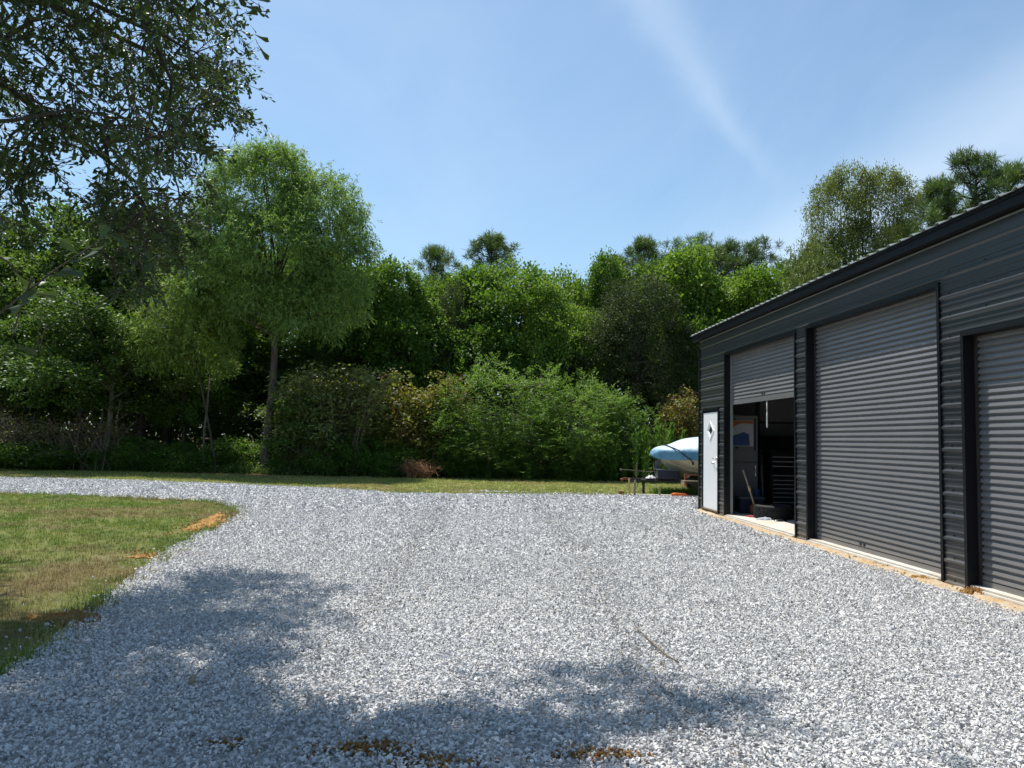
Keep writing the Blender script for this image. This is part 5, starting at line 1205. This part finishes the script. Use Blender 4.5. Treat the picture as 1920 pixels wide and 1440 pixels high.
# k-means for bough ends
C = Tl[r.choice(len(Tl), n_l, replace=False)]
for _ in range(12):
    a = ((Tl[:, None]-C[None])**2).sum(-1).argmin(1); C = np.array([Tl[a == k].mean(0) if (a == k).any() else C[k] for k in range(n_l)])
boughs = []
for k in range(n_l):
    e = Vector(C[k]); s_ = Vector((.2, .15, R0.uniform(3.4, 5.2))); up_ = max(0, 1.4-e.z*.05); pts = []
    for t in (0, .2, .45, .7, .88, 1): p = s_.lerp(e, t)+Vector((R0.uniform(-.12, .12), R0.uniform(-.12, .12), up_*math.sin(math.pi*t)*.9))*(1 if 0 < t < 1 else 0); pts.append(p)
    # keep boughs from crossing the open sky in the picture
    bad = False
    for i in range(5):
        for u in (0, .5):
            P_ = np.array(pts[i].lerp(pts[i+1], u))+np.array([OX, OY, 0]); f_, qx, qy = in_frame(P_, 0)
            if f_ and not inside(frame_poly, np.array([qx]), np.array([qy]))[0]: bad = True
    rr = .075+.02*R0.random()
    if not bad: limb.tube(pts, [rr, rr*.8, rr*.6, rr*.42, rr*.3, rr*.2], 8)
    boughs.append((pts, bad))
BP0 = np.array([p.lerp(q, u)[:] for pts, bad in boughs if not bad for p, q in zip(pts[1:-1], pts[2:]) for u in (0, .25, .5, .75, 1)])
def clear(s_, e):
    for u in (.15, .4, .65, .9):
        f_, qx, qy = in_frame(np.array(s_.lerp(e, u))+np.array([OX, OY, 0]))
        if f_ and not inside(frame_poly, np.array([qx]), np.array([qy]))[0]: return False
    return True
nsub = 240; C = Tl[r.choice(len(Tl), nsub, replace=False)]
for _ in range(8):
    a = ((Tl[:, None]-C[None])**2).sum(-1).argmin(1); C = np.array([Tl[a == k].mean(0) if (a == k).any() else C[k] for k in range(nsub)])
order = np.argsort(((C-BP0.mean(0))**2).sum(1)); net = [tuple(p) for p in BP0]
for k in order:
    na = np.array(net); j = int(((na-C[k])**2).sum(1).argmin()); s_ = Vector(net[j]); e = Vector(C[k]); d_ = (e-s_).length
    if d_ < .05 or not clear(s_, e): continue
    m1_ = s_.lerp(e, .35)+Vector((R0.uniform(-.12, .12), R0.uniform(-.12, .12), R0.uniform(-.05, .2)))*min(1, d_); m2_ = s_.lerp(e, .7)+Vector((R0.uniform(-.12, .12), R0.uniform(-.12, .12), R0.uniform(-.05, .15)))*min(1, d_)
    limb.tube([s_, m1_, m2_, e], [.016+.006*min(d_, 2), .014, .011, .007], 5, False); net += [tuple(m1_), tuple(m2_), tuple(e)]
BP = np.array(net)
BPx = np.array([p.lerp(q, u)[:] for pts, bad in boughs if not bad for p, q in zip(pts[1:-1], pts[2:]) for u in (0, .25, .5, .75, 1)])
Ps, Ds, Ns, Ls, Ws, Ts = [], [], [], [], [], []
for P in Tl:
    j = int(((BP-P)**2).sum(1).argmin()); s_ = Vector(BP[j]); e = Vector(P); dist = (e-s_).length
    Pw = P+np.array([OX, OY, 0]); vis = in_frame(Pw, 60)[0]
    base_d = (e-s_).normalized() if dist > .05 else Vector((1, 0, 0))
    # main twig then side twigs
    if .12 < dist < .9:
        mid = s_.lerp(e, .5)+Vector((R0.uniform(-.1, .1), R0.uniform(-.1, .1), R0.uniform(0, .15)))*min(1, dist)
        ok = True
        if vis:
            for u in (.3, .6):
                f_, qx, qy = in_frame(np.array(s_.lerp(e, u))+np.array([OX, OY, 0])); ok &= (not f_) or bool(inside(frame_poly, np.array([qx]), np.array([qy]))[0])
        if ok: limb.tube([s_, mid, e], [.007, .006, .003], 4, False)
    for b_ in range(3 if vis else 2):
        d = Vector((base_d.x*.5+R0.uniform(-.7, .9), base_d.y*.4+R0.uniform(-.7, .7), R0.uniform(-.75, .35))).normalized(); ln = R0.uniform(.22, .5)
        if vis:
            tip = np.array(e+d*ln)+np.array([OX, OY, 0]); f_, qx, qy = in_frame(tip)
            if f_ and not inside(frame_poly, np.array([qx]), np.array([qy]))[0] and R0.random() < .75: ln *= .35
            limb.tube([e, e+d*ln], [.005, .002], 3, False)
        k = (13 if vis else 15); t_ = np.linspace(.15, 1, k)*ln; dn = np.array(d)
        p_ = P+dn*t_[:, None]+np.array([0, 0, -.06])*(t_[:, None]/ln)**2
        dd_ = unit(dn*.8+r.normal(0, .62, (k, 3))+np.array([0, 0, -.25])); Ps.append(p_); Ds.append(dd_); Ns.append(unit(r.normal(0, .6, (k, 3))+np.array([0, 0, 1.]))); 
        sc_ = 1.12 if vis else 1.5; Ls.append(.078*sc_*r.uniform(.65, 1.25, k)); Ws.append(.031*sc_*r.uniform(.8, 1.25, k)); Ts.append(np.clip(r.normal(.45, .2, k), 0, 1))
# one low twig close to the camera at the left
for (a, c, n_) in [((-5, 590), (205, 440), 11), ((-20, 470), (40, 520), 4), ((60, 520), (20, 640), 4)]:
    A = at_y(*a, 2.35)-np.array([OX, OY, 0]); Bv = at_y(*c, 2.6)-np.array([OX, OY, 0]); d = unit((Bv-A)[None])[0]
    limb.tube([Vector(A), Vector(A).lerp(Vector(Bv), .5)+Vector((0, 0, .012)), Vector(Bv)], [.0035, .003, .0012], 5)
    t_ = np.linspace(.05, 1, n_); P_ = A+(Bv-A)*t_[:, None]; k = n_; Ps.append(P_); Ds.append(unit(d*.6+r.normal(0, .55, (k, 3))+np.array([0, 0, -.15]))); Ns.append(unit(r.normal(0, .5, (k, 3))+np.array([0, -.9, .5]))); Ls.append(.085*r.uniform(.7, 1.15, k)); Ws.append(.036*r.uniform(.8, 1.2, k)); Ts.append(r.random(k)*.5)
low_start = at_y(-5, 590, 2.35)-np.array([OX, OY, 0]); limb.tube([Vector((.1, .0, 3.4)), Vector((1.2, -.5, 3.55)), Vector((2.3, -1.3, 3.3)), Vector((3.3, -1.9, 2.75)), Vector((4.1, -2.5, 2.25)), Vector(low_start)], [.05, .035, .02, .012, .007, .0035], 7)
V, Fc, T = spoon_leaves(np.concatenate(Ps), np.concatenate(Ds), np.concatenate(Ns), np.concatenate(Ls), np.concatenate(Ws), np.concatenate(Ts))
link('crown', mesh_np('crown', V, Fc, T), M['leaf_oak'], oak); print('oak leaves', len(Fc))
trunk.build('trunk', M['bark'], oak, True); limb.build('bough', M['bark_dark'], oak, True)

# ragged tufts growing along the gravel edges
r = np.random.default_rng(301); pts = []
for poly, n_ in ((near_edge, 420), (far_edge, 420)):
    for _ in range(n_):
        i = int(r.integers(0, len(poly)-1)); t = r.random(); p = np.array(poly[i])*(1-t)+np.array(poly[i+1])*t; pts.append(p+r.normal(0, .09, 2))
pts = np.array(pts); V, Fc, T = grass(len(pts), pts[:, 0], pts[:, 1], .03, .11, .010, 9, .035, r)
tag(link('edge_grass', mesh_np('edge_grass', V, Fc, T), M['blade']), 'ragged grass tufts creeping into the gravel edge', 'grass', kind='stuff')
